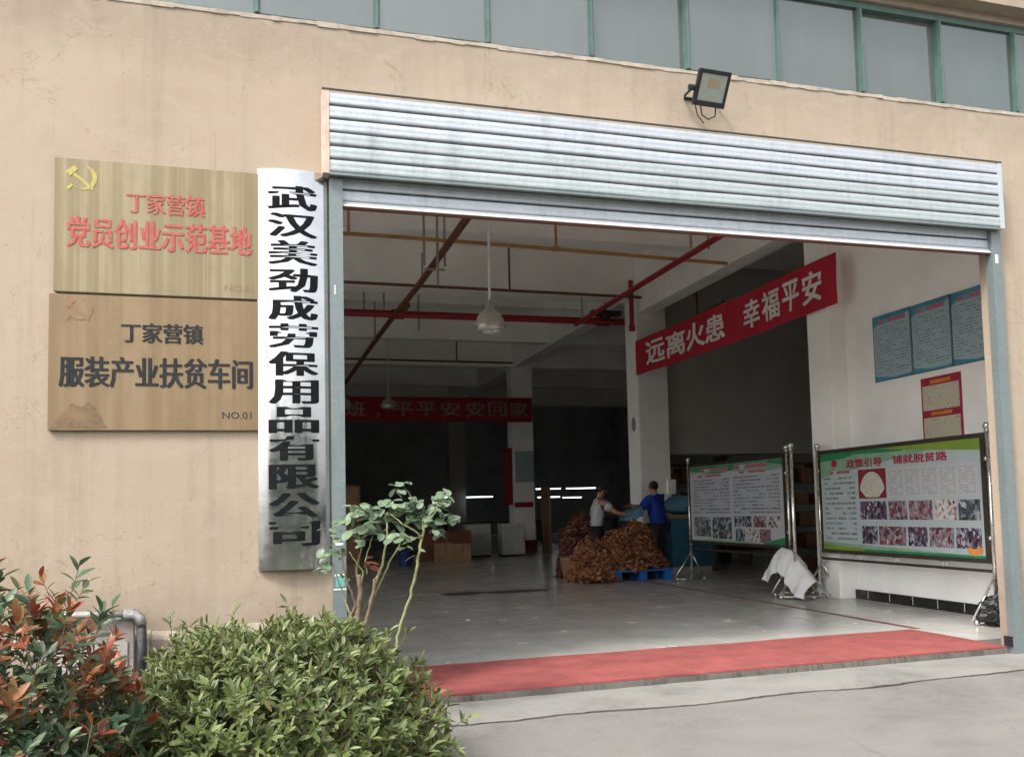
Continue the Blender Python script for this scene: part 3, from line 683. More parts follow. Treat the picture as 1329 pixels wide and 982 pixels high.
pipe('sprinkler_pipe', [(-4, 10.25, 5.59), (2, 10.25, 5.58), (7.38, 10.25, 5.56)], .03, 'pipe_brown', 'thin brown pipe across the room below the second deep beam', [(2.9, 10.2, 5.58, 6.2, 'pipe_grey'), (4.6, 10.2, 5.57, 6.4)])
pipe('sprinkler_pipe', [(7.8, 7.6, 4.9), (7.8, 8.4, 4.86), (8.6, 10.6, 4.82)], .022, 'pipe_brown', 'thin dark pipe above the slogan banner beside the pillar', [(8.0, 9.0, 4.84, 5.6)])
pipe('sprinkler_pipe', [(-4, 20.1, 5.80), (7.35, 20.1, 5.78)], .03, 'pipe_brown', 'thin dark pipe far back under the deep beam', [(1.9, 20.1, 5.8, 6.4), (5.6, 20.1, 5.8, 6.4)])
pipe('main_pipe', [(-4, 11.6, 5.29), (7.75, 11.6, 5.33)], .075, 'pipe_red', 'thick red fire main crossing the room behind the pendant lamp', [(1.95, 11.6, 5.3, 6.4, 'pipe_grey'), (2.35, 11.6, 5.3, 6.4, 'pipe_grey'), (3.05, 11.6, 5.0, 6.4, 'pipe_grey')], extra=[[(2.5, 11.6, 5.31), (2.75, 11.6, 5.31)], [(6.9, 11.6, 5.33), (7.2, 11.6, 5.33)], [(4.4, 11.6, 5.31), (4.55, 11.6, 5.31)]])
pipe('branch_pipe', [(2.64, 3.0, 5.22), (2.60, 9.0, 5.24), (2.56, 11.6, 5.29), (2.5, 14, 5.27), (2.3, 25, 5.15)], .055, 'pipe_brown', 'brown red pipe running back into the hall left of the pendant lamp', [(2.45, 7.4, 5.2, 6.5, 'pipe_grey'), (2.78, 7.4, 5.2, 6.5, 'pipe_grey'), (2.45, 14, 5.2, 6.5, 'pipe_grey')], extra=[[(2.59, 10.2, 5.19), (2.59, 10.5, 5.19)]])
pipe('branch_pipe', [(6.36, 3.0, 5.22), (6.37, 10.0, 5.2), (6.37, 11.4, 5.2)], .05, 'pipe_red', 'red pipe running back into the hall above the slogan banner', [(6.2, 5.6, 5.2, 6.5, 'pipe_grey'), (6.5, 5.6, 5.2, 6.5, 'pipe_grey'), (6.3, 10.8, 5.2, 5.8, 'pipe_grey')])
pipe('riser_pipe', [(7.25, 10.45, 5.95), (7.25, 10.45, 4.95)], .05, 'pipe_red', 'short upright red pipe in front of the white pillar', extra=[[(7.25, 10.45, 5.02), (7.25, 10.45, 4.9)]])
# bracket trapeze
MB_ = MB().tube([(2.45, 7.4, 5.14), (2.78, 7.4, 5.14)], .018, 6); tag(MB_.build('pipe_bracket', 'pipe_grey'), 'grey steel trapeze bracket carrying the brown red pipe', 'bracket')
vb = thing('pipe_valve', (7.1, 11.45, 5.25), 'dark pipe valve where the red main meets the white pillar', 'valve')
MB().ball((7.05, 11.4, 5.42), .12, 8).box(6.7, 7.35, 11.25, 11.45, 5.40, 5.50).build('valve_body', 'lamp_black', vb)
MB().tube([(7.0, 11.3, 5.5), (7.0, 11.3, 5.75)], .02).build('valve_stem', 'lamp_black', vb)

# ---------------------------------------------------------------- pendant lamps
def pendant(x, y, zb, label, ztop):
    t = thing('pendant_lamp', (x, y, zb), label, 'lamp', 'bell pendant lamps')
    MB().tube([(x+.02, y, ztop), (x, y, zb+.38)], .019, 8).build('rod', 'char_white', t)
    MB().lathe([(.0, .42), (.032, .42), (.036, .385), (.062, .375), (.066, .30), (.085, .285), (.095, .272), (.145, .235), (.175, .18), (.20, .115), (.222, .085), (.224, .072), (.208, .074), (.14, .2), (.05, .26)], (x, y, zb), 28).build('lamp_shade', 'lamp_alu', t, smooth=True)
    MB().lathe([(.19, .085), (.188, .05), (.172, .0), (.165, .0), (.14, .04), (.14, .09)], (x, y, zb), 28).build('reflector_rim', 'lamp_alu', t, smooth=True)
    MB().ball((x, y, zb+.1), .06, 8).build('bulb', 'cabinet_grey', t, smooth=True)
    return t
pendant(2.90, 5.0, 3.69, 'large silver bell pendant lamp hanging near the doorway on a white rod', 6.48)
pendant(3.42, 19.2, 4.24, 'small dim bell pendant lamp hanging in front of the far red banner', 6.48)
pendant(2.18, 19.2, 4.24, 'half hidden bell pendant lamp at the left edge of the doorway', 6.48)

# ---------------------------------------------------------------- banners
def banner(name, A, Bp, zt, zb, text_rows, label, sag=.0, mat='red_cloth', cm='char_white'):
    """A, Bp: (x, y) ends; zt, zb: ((za, zb)) heights of top and bottom edge at the two ends"""
    A, Bp = Vector(A), Vector(Bp); d = (Bp-A); nrm = Vector((d.y, -d.x)).normalized()
    if nrm.dot(Vector((0, -6.6))-A) < 0: nrm = -nrm
    def P(u, v, l):
        p = A+d*u + nrm*(l+.02*math.sin(u*17)*.6+.028*noise.noise(Vector((u*9, v*1.5, 1)))+.010*noise.noise(Vector((u*34+v*4, v*2, 6))))
        top = zt[0]+(zt[1]-zt[0])*u - sag*4*u*(1-u); bot = zb[0]+(zb[1]-zb[0])*u - sag*4*u*(1-u)
        return (p.x, p.y, bot+(top-bot)*v)
    t = thing(name, (A.x, A.y, zb[0]), label, 'banner')
    mb = MB(); K = 60
    for i in range(K):
        for j in range(4): mb.face([P(i/K, j/4, 0), P((i+1)/K, j/4, 0), P((i+1)/K, (j+1)/4, 0), P(i/K, (j+1)/4, 0)])
    mb.build('cloth', mat, t, smooth=True, weld=True)
    for ch, u0, u1, v0, v1 in text_rows:
        print_text(ch, lambda u, v, l: P(u0+(u1-u0)*u, v0+(v1-v0)*v, .004+l), .018, .012).build('character', cm, t)
    return t
us = [(.045, .145), (.155, .26), (.27, .365), (.375, .475), None, (.575, .665), (.675, .77), (.785, .87), (.88, .965)]
# the banner hangs from pillar to pillar; u runs from the far end to the near end
ub = 0
rows = []
spans = {'远': (.06, .175), '离': (.20, .32), '火': (.345, .46), '患': (.49, .60), '幸': (.69, .765), '福': (.785, .86), '平': (.88, .925), '安': (.94, .985)}
def frac(px):  # share of the cloth's length reached by a point, nearer stretch of the cloth spans more of it
    return px
# positions along the cloth measured as metres from the far end
LB = math.hypot(.15, 6.75)
mtr = {'远': (.55, 1.35), '离': (1.45, 2.2), '火': (2.3, 3.0), '患': (3.05, 3.68), '幸': (4.3, 4.78), '福': (4.88, 5.36), '平': (5.46, 5.88), '安': (5.98, 6.42)}
rows = [(k, a/LB, b/LB, .2, .82) for k, (a, b) in mtr.items()]
BAN1 = ('slogan_banner', (7.33, 10.5), (7.46, 3.82))
banner(*BAN1, (4.70, 4.72), (3.99, 4.01), rows, 'red slogan banner hung slanting between the two white pillars on the right', .035)
ch2 = '班，平平安安回家'
rows = []
xx = [2.33, 3.2, 3.72, 4.42, 5.15, 5.92, 6.62, 7.3]
X0, X1 = 1.2, 8.0
for c, x in zip(ch2, xx):
    w = .56 if c != '，' else .12
    rows.append((c, (x-X0)/(X1-X0), (x+w-X0)/(X1-X0), .22 if c != '，' else .18, .80 if c != '，' else .38))
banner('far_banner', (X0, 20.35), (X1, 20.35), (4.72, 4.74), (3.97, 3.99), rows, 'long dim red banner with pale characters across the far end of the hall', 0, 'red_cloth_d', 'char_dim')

# ---------------------------------------------------------------- wall posters
def wall_quad(mb, x, ya, yb, za, zb, uv=True):  # a quad on a wall facing -X, left (far) edge ya
    return mb.face([(x, ya, za), (x, yb, za), (x, yb, zb), (x, ya, zb)], [(0, 0), (1, 0), (1, 1), (0, 1)])
def poster(ya, yb, zb, zt, label, pos):
    t = thing('wall_poster', (7.75, (ya+yb)/2, zb), label, 'poster', 'teal regulation posters')
    MB().box(7.742, 7.758, yb, ya, zb, zt).build('backing', 'p_tealp', t)
    H_ = zt-zb; Wd = ya-yb
    mb = MB(); mb.face([(7.7405, ya, zt-.34*H_*.5), (7.7405, ya-.5*Wd, zt-.002), (7.7405, ya, zt-.002)]); mb.face([(7.7412, ya, zt-.12*H_), (7.7412, yb, zt-.05*H_), (7.7412, yb, zt-.002), (7.7412, ya, zt-.002)])
    mb.build('corner_print', 'p_teal', t)
    wall_quad(MB(), 7.7395, ya-.16*Wd, yb+.12*Wd, zt-.135*H_, zt-.065*H_).build('heading', 'txt_magenta', t)
    wall_quad(MB(), 7.7395, ya-.06*Wd, yb+.05*Wd, zb+.10*H_, zt-.17*H_).build('text_block', 'txt_teal', t)
    mb = MB(); mb.face([(7.7405, ya, zb), (7.7405, yb, zb), (7.7405, yb, zb+.05*H_), (7.7405, ya-.5*Wd, zb+.035*H_), (7.7405, ya, zb+.09*H_)]); mb.build('foot_print', 'p_teal', t)
    b = .006
    MB().box(7.736, 7.7385, yb, yb+b, zb, zt).box(7.736, 7.7385, ya-b, ya, zb, zt).box(7.736, 7.7385, yb, ya, zb, zb+b).box(7.736, 7.7385, yb, ya, zt-b, zt).build('edging', 'board_frame', t)
poster(3.46, 2.74, 2.875, 3.735, 'teal regulation poster farthest from the shutter rail on the white wall', 0)
poster(2.72, 2.045, 2.875, 3.73, 'teal regulation poster in the middle of the row of three', 1)
poster(2.03, 1.33, 2.875, 3.725, 'teal regulation poster nearest the right shutter rail', 2)
t = thing('red_notice', (7.75, 2.28, 2.0), 'red framed cream notice below the teal posters', 'notice')
MB().box(7.744, 7.758, 1.945, 2.61, 1.75, 2.80).build('backing', 'p_red', t)
wall_quad(MB(), 7.7425, 2.585, 1.97, 2.40, 2.70).build('text_block', 'txt_cream', t)
wall_quad(MB(), 7.7425, 2.585, 1.97, 1.80, 2.31).build('text_block', 'txt_cream', t)
wall_quad(MB(), 7.7422, 2.45, 2.10, 2.72, 2.765).build('heading', 'p_orange', t)
wall_quad(MB(), 7.7422, 2.45, 2.10, 2.335, 2.375).build('heading', 'p_orange', t)

# ---------------------------------------------------------------- display stands
def stand(t, L, zt=2.1, zf0=.63, zf1=2.03, foot=.3, rings=(), lowbar=.55):
    """built in the stand's own frame: x along its length 0..L, y towards the reader"""
    def bld(mb, n, m, smooth=False, par=None): return mb.build(n, m, par or t, smooth, local=True)
    for x in (0, L):
        p = bld(MB().tube([(x, 0, .04), (x, 0, zt-.03)], .024, 12), 'post', 'steel_tube', True)
        bld(MB().ball((x, 0, zt), .042, 10).tube([(x, 0, zt-.06), (x, 0, zt-.04)], .032, 12), 'finial', 'steel_tube', True, p)
        bld(MB().tube([(x, -foot*.8, .035), (x, foot, .035), (x, foot+.03, .03)], .02, 8).ball((x, foot+.03, .032), .032, 8).ball((x, -foot*.8, .032), .032, 8), 'foot', 'steel_tube', True)
        bld(MB().tube([(x, 0, .50), (x, foot-.03, .05)], .013, 8).tube([(x, 0, .50), (x, -foot*.75, .05)], .013, 8), 'brace', 'steel_tube', True)
    a = .05; f = MB()
    f.box(.03, L-.03, -.02, .022, zf1-a, zf1).box(.03, L-.03, -.02, .022, zf0, zf0+a).box(.03, .03+a, -.02, .0215, zf0+a, zf1-a).box(L-.03-a*1.3, L-.03, -.02, .0215, zf0+a, zf1-a)
    bld(f, 'frame', 'board_frame')
    for z in (.9, 1.75):
        for x in (.0, L): bld(MB().ball((x+(.03 if x == 0 else -.03), 0, z), .03, 8), 'clamp', 'steel_tube', True)
    if lowbar: bld(MB().box(.02, L-.02, -.012, .012, lowbar-.016, lowbar+.016), 'lower_bar', 'board_frame')
    for x in rings:
        for dx in (-.035, .035):
            rg = [(x+dx+.038*math.cos(2*PI*k/16), 0, (zf0+lowbar)/2+.038*math.sin(2*PI*k/16)) for k in range(17)]
            bld(MB().tube(rg, .005, 5, False), 'ring', 'steel_tube')
    return (.03+a, L-.03-a*1.3, zf0+a, zf1-a)
def q2(u0, u1, v0, v1, box, y): # quad in stand frame, u from the reader's left
    x0, x1, z0, z1 = box; W_, H_ = x1-x0, z1-z0
    return MB().face([(x0+u0*W_, y, z0+v0*H_), (x0+u1*W_, y, z0+v0*H_), (x0+u1*W_, y, z0+v1*H_), (x0+u0*W_, y, z0+v1*H_)], [(0, 0), (1, 0), (1, 1), (0, 1)])
def curve_strip(box, y, pts_top, pts_bot):
    x0, x1, z0, z1 = box; W_, H_ = x1-x0, z1-z0; mb = MB()
    for (a, b), (c, d) in zip(zip(pts_top, pts_top[1:]), zip(pts_bot, pts_bot[1:])):
        mb.face([(x0+c[0]*W_, y, z0+c[1]*H_), (x0+d[0]*W_, y, z0+d[1]*H_), (x0+b[0]*W_, y, z0+b[1]*H_), (x0+a[0]*W_, y, z0+a[1]*H_)])
    return mb
# local +x must run from the far end (reader's left) to the near end, local y = -facing
LN = 3.13
nb = thing('display_board', (7.4, 4.35, 0), 'near display board on steel posts with rows of photo prints and red heading', 'display board', 'notice boards on wheeled stands', rz=-PI/2)
bx = stand(nb, LN, rings=(.8, 1.55, 2.35), foot=-.3)
YB = -.016   # the reader stands on the local -y side
pn = MB().box(bx[0], bx[1], -.012, .006, bx[2], bx[3]).build('panel', 'paper', nb, local=True)
def add(mb, n, m): return mb.build(n, m, pn, local=True)
K_ = [i/16 for i in range(17)]
add(curve_strip(bx, -.0135, [(u, 1) for u in K_], [(u, .90-.16*(1-u)**3+.05*u*u-.02*math.sin(u*5)) for u in K_]), 'header_print', 'p_mint')
add(curve_strip(bx, -.0142, [(u, 1) for u in K_], [(u, .93+.05*(2*u-.3)*(u < .5)+.05*(u >= .5)*(1-(u-.5)*2) if u < .2 else .985-.02*u-.02*math.sin(u*3)*(u < .6)) for u in K_]), 'header_band', 'p_green')
add(curve_strip(bx, -.0149, [(.42+.58*u, 1) for u in K_], [(.42+.58*u, 1-.10*u**.8) for u in K_]), 'header_band', 'p_lime')
add(curve_strip(bx, -.0135, [(u, .012+.07*(1-u)**2+.02*math.sin(u*3)) for u in K_], [(u, 0) for u in K_]), 'footer_print', 'p_mint')
add(curve_strip(bx, -.0142, [(u*.6, .055*(1-u)) for u in K_], [(u*.6, 0) for u in K_]), 'footer_band', 'p_lime')
add(curve_strip(bx, -.0149, [(.3+u*.7, .022) for u in K_], [(.3+u*.7, 0) for u in K_]), 'footer_band', 'p_green')
def bput(u0, u1, v0, v1, box=None, y=-.0165):
    box = box or bx; x0, x1, z0, z1 = box; W_, H_ = x1-x0, z1-z0
    return lambda u, v, l: (x0+(u0+(u1-u0)*u)*W_, y-l, z0+(v0+(v1-v0)*v)*H_)
add(print_text('政策引导', bput(.20, .445, .83, .915), .02), 'heading', 'p_red')
add(print_text('铺就脱贫路', bput(.515, .83, .835, .915), .02), 'heading', 'p_red')
bb_ = MB(); bb_.mesh([bput(.085, .13, .85, .93)(.5+.5*math.cos(2*PI*k/12), .5+.5*math.sin(2*PI*k/12), 0) for k in range(12)], [tuple(range(12))])
add(bb_, 'badge', 'p_red')
add(q2(.07, .22, .775, .815, bx, -.0165), 'subheading', 'txt_red')
add(q2(.025, .255, .09, .76, bx, -.016), 'text_block', 'txt_body')
add(q2(.28, .465, .52, .805, bx, -.0155), 'fan_picture', 'p_maroon')
fan = MB(); fx, fy = .372, .50
pt = bput(0, 1, 0, 1, y=-.0165)
fs_ = [pt(.372+.085*math.sin(a)*1., .565+.215*math.cos(a)-.0, 0) for a in [R(-78+k*12) for k in range(14)]] + [pt(.372+.045, .535, 0), pt(.372+.03, .53, 0), pt(.372-.03, .53, 0), pt(.372-.045, .535, 0)]
fan.mesh(fs_, [tuple(range(len(fs_)))]); add(fan, 'fan_shape', 'p_fan')
add(q2(.475, .985, .525, .80, bx, -.0152), 'pale_panel', 'paper_w')
for k in range(5): add(q2(.485+k*.1, .57+k*.1, .54, .78, bx, -.0162), 'text_block', 'txt_faint')
ph = ['ph_a', 'ph_b', 'ph_b', 'ph_d', 'ph_c', 'ph_a', 'ph_b', 'ph_a', 'ph_b', 'ph_a']
edges = [[(.285, .462), (.475, .588), (.60, .735), (.75, .865), (.875, .985)], [(.29, .395), (.405, .575), (.588, .70), (.712, .845), (.855, .985)]]
for r_, (v0, v1) in enumerate(((.315, .49), (.075, .25))):
    for k, (u0, u1) in enumerate(edges[r_]): add(q2(u0, u1, v0, v1, bx, -.0160), 'photo_print', ph[r_*5+k])
for k, (u, v) in enumerate(((.925, .06), (.95, .045), (.975, .065))):
    add(MB().mesh([bput(u-.014, u+.014, v-.03, v+.03, y=-.0185-.0004*k)(.5+.5*math.cos(2*PI*j/10), .5+.5*math.sin(2*PI*j/10), 0) for j in range(10)], [tuple(range(10))]), 'flower_print', 'p_orange')

LF = 3.18
fb = thing('display_board', (7.2, 8.0, 0), 'far display board with two text columns and dark photo prints below a green header', 'display board', 'notice boards on wheeled stands', rz=-PI/2)
bxf = stand(fb, LF, 2.12, .66, 2.02, foot=-.3, lowbar=.56)
pn = MB().box(bxf[0], bxf[1], -.012, .006, bxf[2], bxf[3]).build('panel', 'txt_plain' if 'txt_plain' in M else 'paper_w', fb, local=True)
add(curve_strip(bxf, -.0135, [(u, 1) for u in K_], [(u, .90+.03*math.sin(u*6)) for u in K_]), 'header_print', 'p_mint')
add(curve_strip(bxf, -.0142, [(u, .99) for u in K_], [(u, .93+.045*math.sin(u*7+2.5)*.9) for u in K_]), 'header_band', 'p_green')
add(q2(.12, .46, .915, .965, bxf, -.0165), 'heading', 'txt_red'); add(q2(.52, .86, .915, .975, bxf, -.0165), 'heading', 'txt_red')
add(q2(.10, .38, .85, .885, bxf, -.0165), 'subheading', 'txt_red'); add(q2(.58, .84, .86, .895, bxf, -.0165), 'subheading', 'txt_red')
add(q2(.04, .47, .36, .83, bxf, -.016), 'text_block', 'txt_far'); add(q2(.51, .97, .36, .84, bxf, -.016), 'text_block', 'txt_far')
for u0, u1, v0, v1, m in ((.04, .24, .06, .32, 'ph_c'), (.26, .48, .04, .32, 'ph_c'), (.51, .69, .20, .335, 'ph_c'), (.71, .83, .20, .335, 'ph_b'), (.85, .97, .20, .335, 'ph_d'), (.52, .62, .02, .18, 'ph_c'), (.635, .75, .02, .18, 'ph_d'), (.765, .87, .02, .18, 'ph_b')):
    add(q2(u0, u1, v0, v1, bxf, -.016), 'photo_print', m)
add(curve_strip(bxf, -.0142, [(.8+.2*u, .02+.07*u) for u in K_], [(.8+.2*u, 0) for u in K_]), 'footer_band', 'p_green')
add(curve_strip(bxf, -.0142, [(.8*u, .025*math.sin(u*3)+.004) for u in K_], [(.8*u, 0) for u in K_]), 'footer_band', 'p_mint')

ns = thing('display_board', (6.98, 4.36, 0), 'narrow display board seen edge on between the two wide boards, white cloth on its feet', 'display board', 'notice boards on wheeled stands', rz=math.atan2(11.05, 7.0))
bxs = stand(ns, .62, 2.11, .66, 2.02, foot=-.26, lowbar=0)
MB().box(bxs[0], bxs[1], -.012, .006, bxs[2], bxs[3]).build('panel', simple('yellowed_board', (.40, .42, .24), .6), ns, local=True)

# white cloth thrown over the feet of the narrow board
cl = MB(); nu, nv = 40, 30
def lerp_t(tb, x):
    for (a, b), (c, d) in zip(tb, tb[1:]):
        if a >= x >= c or a <= x <= c: return b+(d-b)*(x-a)/(c-a)
    return tb[-1][1]
TOPZ = [(5.0, .45), (4.9, .63), (4.75, .70), (4.5, .66), (4.2, .43), (3.95, .27)]
BOTZ = [(5.0, .24), (4.9, .20), (4.75, .34), (4.6, .38), (4.42, .30), (4.2, .12), (3.95, .04)]
def cp(u, v):
    y = 5.0-1.05*u; tz, bz = lerp_t(TOPZ, y), lerp_t(BOTZ, y)
    k = abs(v-.45)/.45 if v < .45 else (v-.45)/.55
    z = tz-(tz-bz)*k**1.15; fold = .022*math.sin(u*26+v*3)+.012*math.sin(u*47+5*v)
    x = 7.02-.20*math.sin(min(1, k)*PI/2)*(1 if v < .45 else -1.1)+fold*k+.03*noise.noise(Vector((u*5, v*5, 3)))
    return (x, y+.02*noise.noise(Vector((u*6, v*6, 8)))-.06*k*math.sin(u*6), max(.02, z+.02*noise.noise(Vector((u*8, v*4, 1)))))
for i in range(nu):
    for j in range(nv): cl.face([cp(i/nu, j/nv), cp((i+1)/nu, j/nv), cp((i+1)/nu, (j+1)/nv), cp(i/nu, (j+1)/nv)])
co_ = cl.build('draped_cloth', 'cloth_white', smooth=True, weld=True)
tag(co_, 'rumpled white cloth thrown over the board feet between the display boards', 'cloth')
# crumpled black bag
def blob(c, r, sq, amp, fr, n=22, seed=0):
    mb = MB(); mb.lathe2([(math.sin(PI*i/n), -math.cos(PI*i/n)) for i in range(n+1)], (0, 0, 0), 1, (1, 1, 1), n+8)
    out = []
    for v in mb.v:
        p = Vector(v); q = 1+amp*noise.noise(p*fr+Vector((seed, 0, 0)))+amp*.5*abs(noise.noise(p*fr*2.7+Vector((0, seed, 0))))
        out.append((c[0]+p.x*r*sq[0]*q, c[1]+p.y*r*sq[1]*q, max(c[2]+p.z*r*sq[2]*q, .004)))
    mb.v = out; return mb
tag(blob((7.38, 1.12, .13), .2, (1.1, .9, .85), .5, 2.3).build('rubbish_bag', 'black_bag', smooth=False), 'crumpled black bag on the floor by the right shutter rail', 'bag')

# ---------------------------------------------------------------- workers' corner
pal = thing('pallet', (6.45, 8.9, 0), 'blue plastic pallet under the heap of brown gloves', 'pallet')
for k in range(7): MB().box(5.90, 7.02, 8.40+k*.15, 8.40+k*.15+.115, .165, .20, bev=.004).build('slat', 'pallet', pal)
for k, x in enumerate((5.90, 6.39, 6.88)):
    MB().box(x, x+.14, 8.41, 9.41, .135, .163).build('stringer', 'pallet', pal)
    for y in (8.41, 8.86, 9.29): MB().box(x, x+.14, y, y+.13, 0, .134, bev=.01).build('foot', 'pallet', pal)
glove_m = None
def heap(name, label, cx, cy, z0_, rx, ry, hz, n, seed, stops, group=None, sz=.085, pw=2.6):
    rnd = random.Random(seed); mb = MB()
    def surf(x, y):
        d = ((x/rx)**2+(y/ry)**2)**.5; return max(0, 1-d**pw)*hz*(1+.42*noise.noise(Vector((x*2.6+seed*3.1, y*2.6, 0)))+.15*noise.noise(Vector((x*8, y*8, seed))))
    for k in range(n):
        a, q = rnd.uniform(0, 2*PI), rnd.random()**.55
        x, y = rx*q*math.cos(a), ry*q*math.sin(a); z = z0_+surf(x, y)*rnd.uniform(.82, 1.04)+.015
        c = Vector((cx+x, cy+y, z)); rot = Euler((rnd.gauss(0, .5), rnd.gauss(0, .5), rnd.uniform(0, 6.3))).to_matrix()
        L_, w = sz*rnd.uniform(.7, 1.3), sz*.42*rnd.uniform(.7, 1.2); b = rnd.uniform(-.03, .05); th = .008
        prof = [(-L_, -w*.8, 0), (-L_*.3, -w, b), (L_*.5, -w*.8, b*.6), (L_, -w*.25, -b), (L_*.95, w*.5, -b*.5), (L_*.3, w*1.1, b*.3), (-L_*.4, w*.9, b), (-L_, w*.7, .01)]
        top = [rot @ Vector((p[0], p[1], p[2]+th))+c for p in prof]; bot = [rot @ Vector((p[0], p[1], p[2]-th))+c for p in prof]
        i0 = len(mb.v); tone = rnd.random()
        mb.v += [tuple(v) for v in top+bot]; m = 8
        fcs = [(i0, i0+1, i0+6, i0+7), (i0+1, i0+2, i0+5, i0+6), (i0+2, i0+3, i0+4, i0+5)]
        fcs += [(i0+m+0, i0+m+7, i0+m+6, i0+m+1), (i0+m+1, i0+m+6, i0+m+5, i0+m+2), (i0+m+2, i0+m+5, i0+m+4, i0+m+3)]
        fcs += [(i0+j, i0+m+j, i0+m+(j+1) % 8, i0+(j+1) % 8) for j in range(8)]
        for f in fcs: mb.f.append(f); mb.uv.append([(0, 0)]*4); mb.tone.append(tone)
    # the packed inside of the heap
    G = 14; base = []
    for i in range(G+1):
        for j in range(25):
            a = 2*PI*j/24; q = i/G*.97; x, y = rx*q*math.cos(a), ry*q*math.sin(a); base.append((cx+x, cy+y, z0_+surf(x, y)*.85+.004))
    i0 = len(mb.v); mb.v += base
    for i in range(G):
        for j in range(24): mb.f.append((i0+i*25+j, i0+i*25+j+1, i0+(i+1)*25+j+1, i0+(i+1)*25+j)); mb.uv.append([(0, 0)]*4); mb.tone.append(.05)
    t = NT(name+'_leather'); at = t.n.new('ShaderNodeAttribute'); at.attribute_name = 'tone'
    t.set(Base_Color=t.ramp(at.outputs['Fac'], stops), Roughness=.85)
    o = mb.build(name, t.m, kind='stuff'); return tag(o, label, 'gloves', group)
BR = [(0, (.03, .011, .004)), (.3, (.13, .045, .016)), (.6, (.23, .085, .030)), (.85, (.32, .13, .05)), (1, (.36, .21, .13))]
heap('glove_heap', 'large heap of brown work gloves piled on the blue pallet', 6.40, 8.95, .20, .68, .60, .64, 2600, 1, BR, 'heaps of brown gloves')
heap('glove_heap', 'brown work gloves slumped on the floor left of the blue pallet', 5.66, 8.78, .0, .44, .46, .62, 1500, 2, BR, 'heaps of brown gloves')
heap('glove_heap', 'tall dark heap of reddish gloves behind the worker in the grey shirt', 5.80, 9.9, .0, .44, .42, .98, 1500, 3, [(0, (.03, .008, .006)), (.5, (.10, .03, .02)), (.8, (.17, .06, .035)), (1, (.26, .14, .10))], 'heaps of brown gloves')
bsk = thing('basket', (5.47, 9.4, 0), 'dark wicker basket standing at the left of the glove heaps', 'basket')
MB().lathe([(.0, .02), (.17, .02), (.22, .30), (.23, .42), (.215, .42), (.2, .30), (.15, .04)], (5.47, 9.4, 0), 20).build('bowl', 'wood', bsk)
for k in range(6): MB().tube([(5.47+(.178+.0095*k)*math.cos(2*PI*j/20), 9.4+(.178+.0095*k)*math.sin(2*PI*j/20), .06+k*.065) for j in range(21)], .009, 5, False).build('band', 'cardboard', bsk)

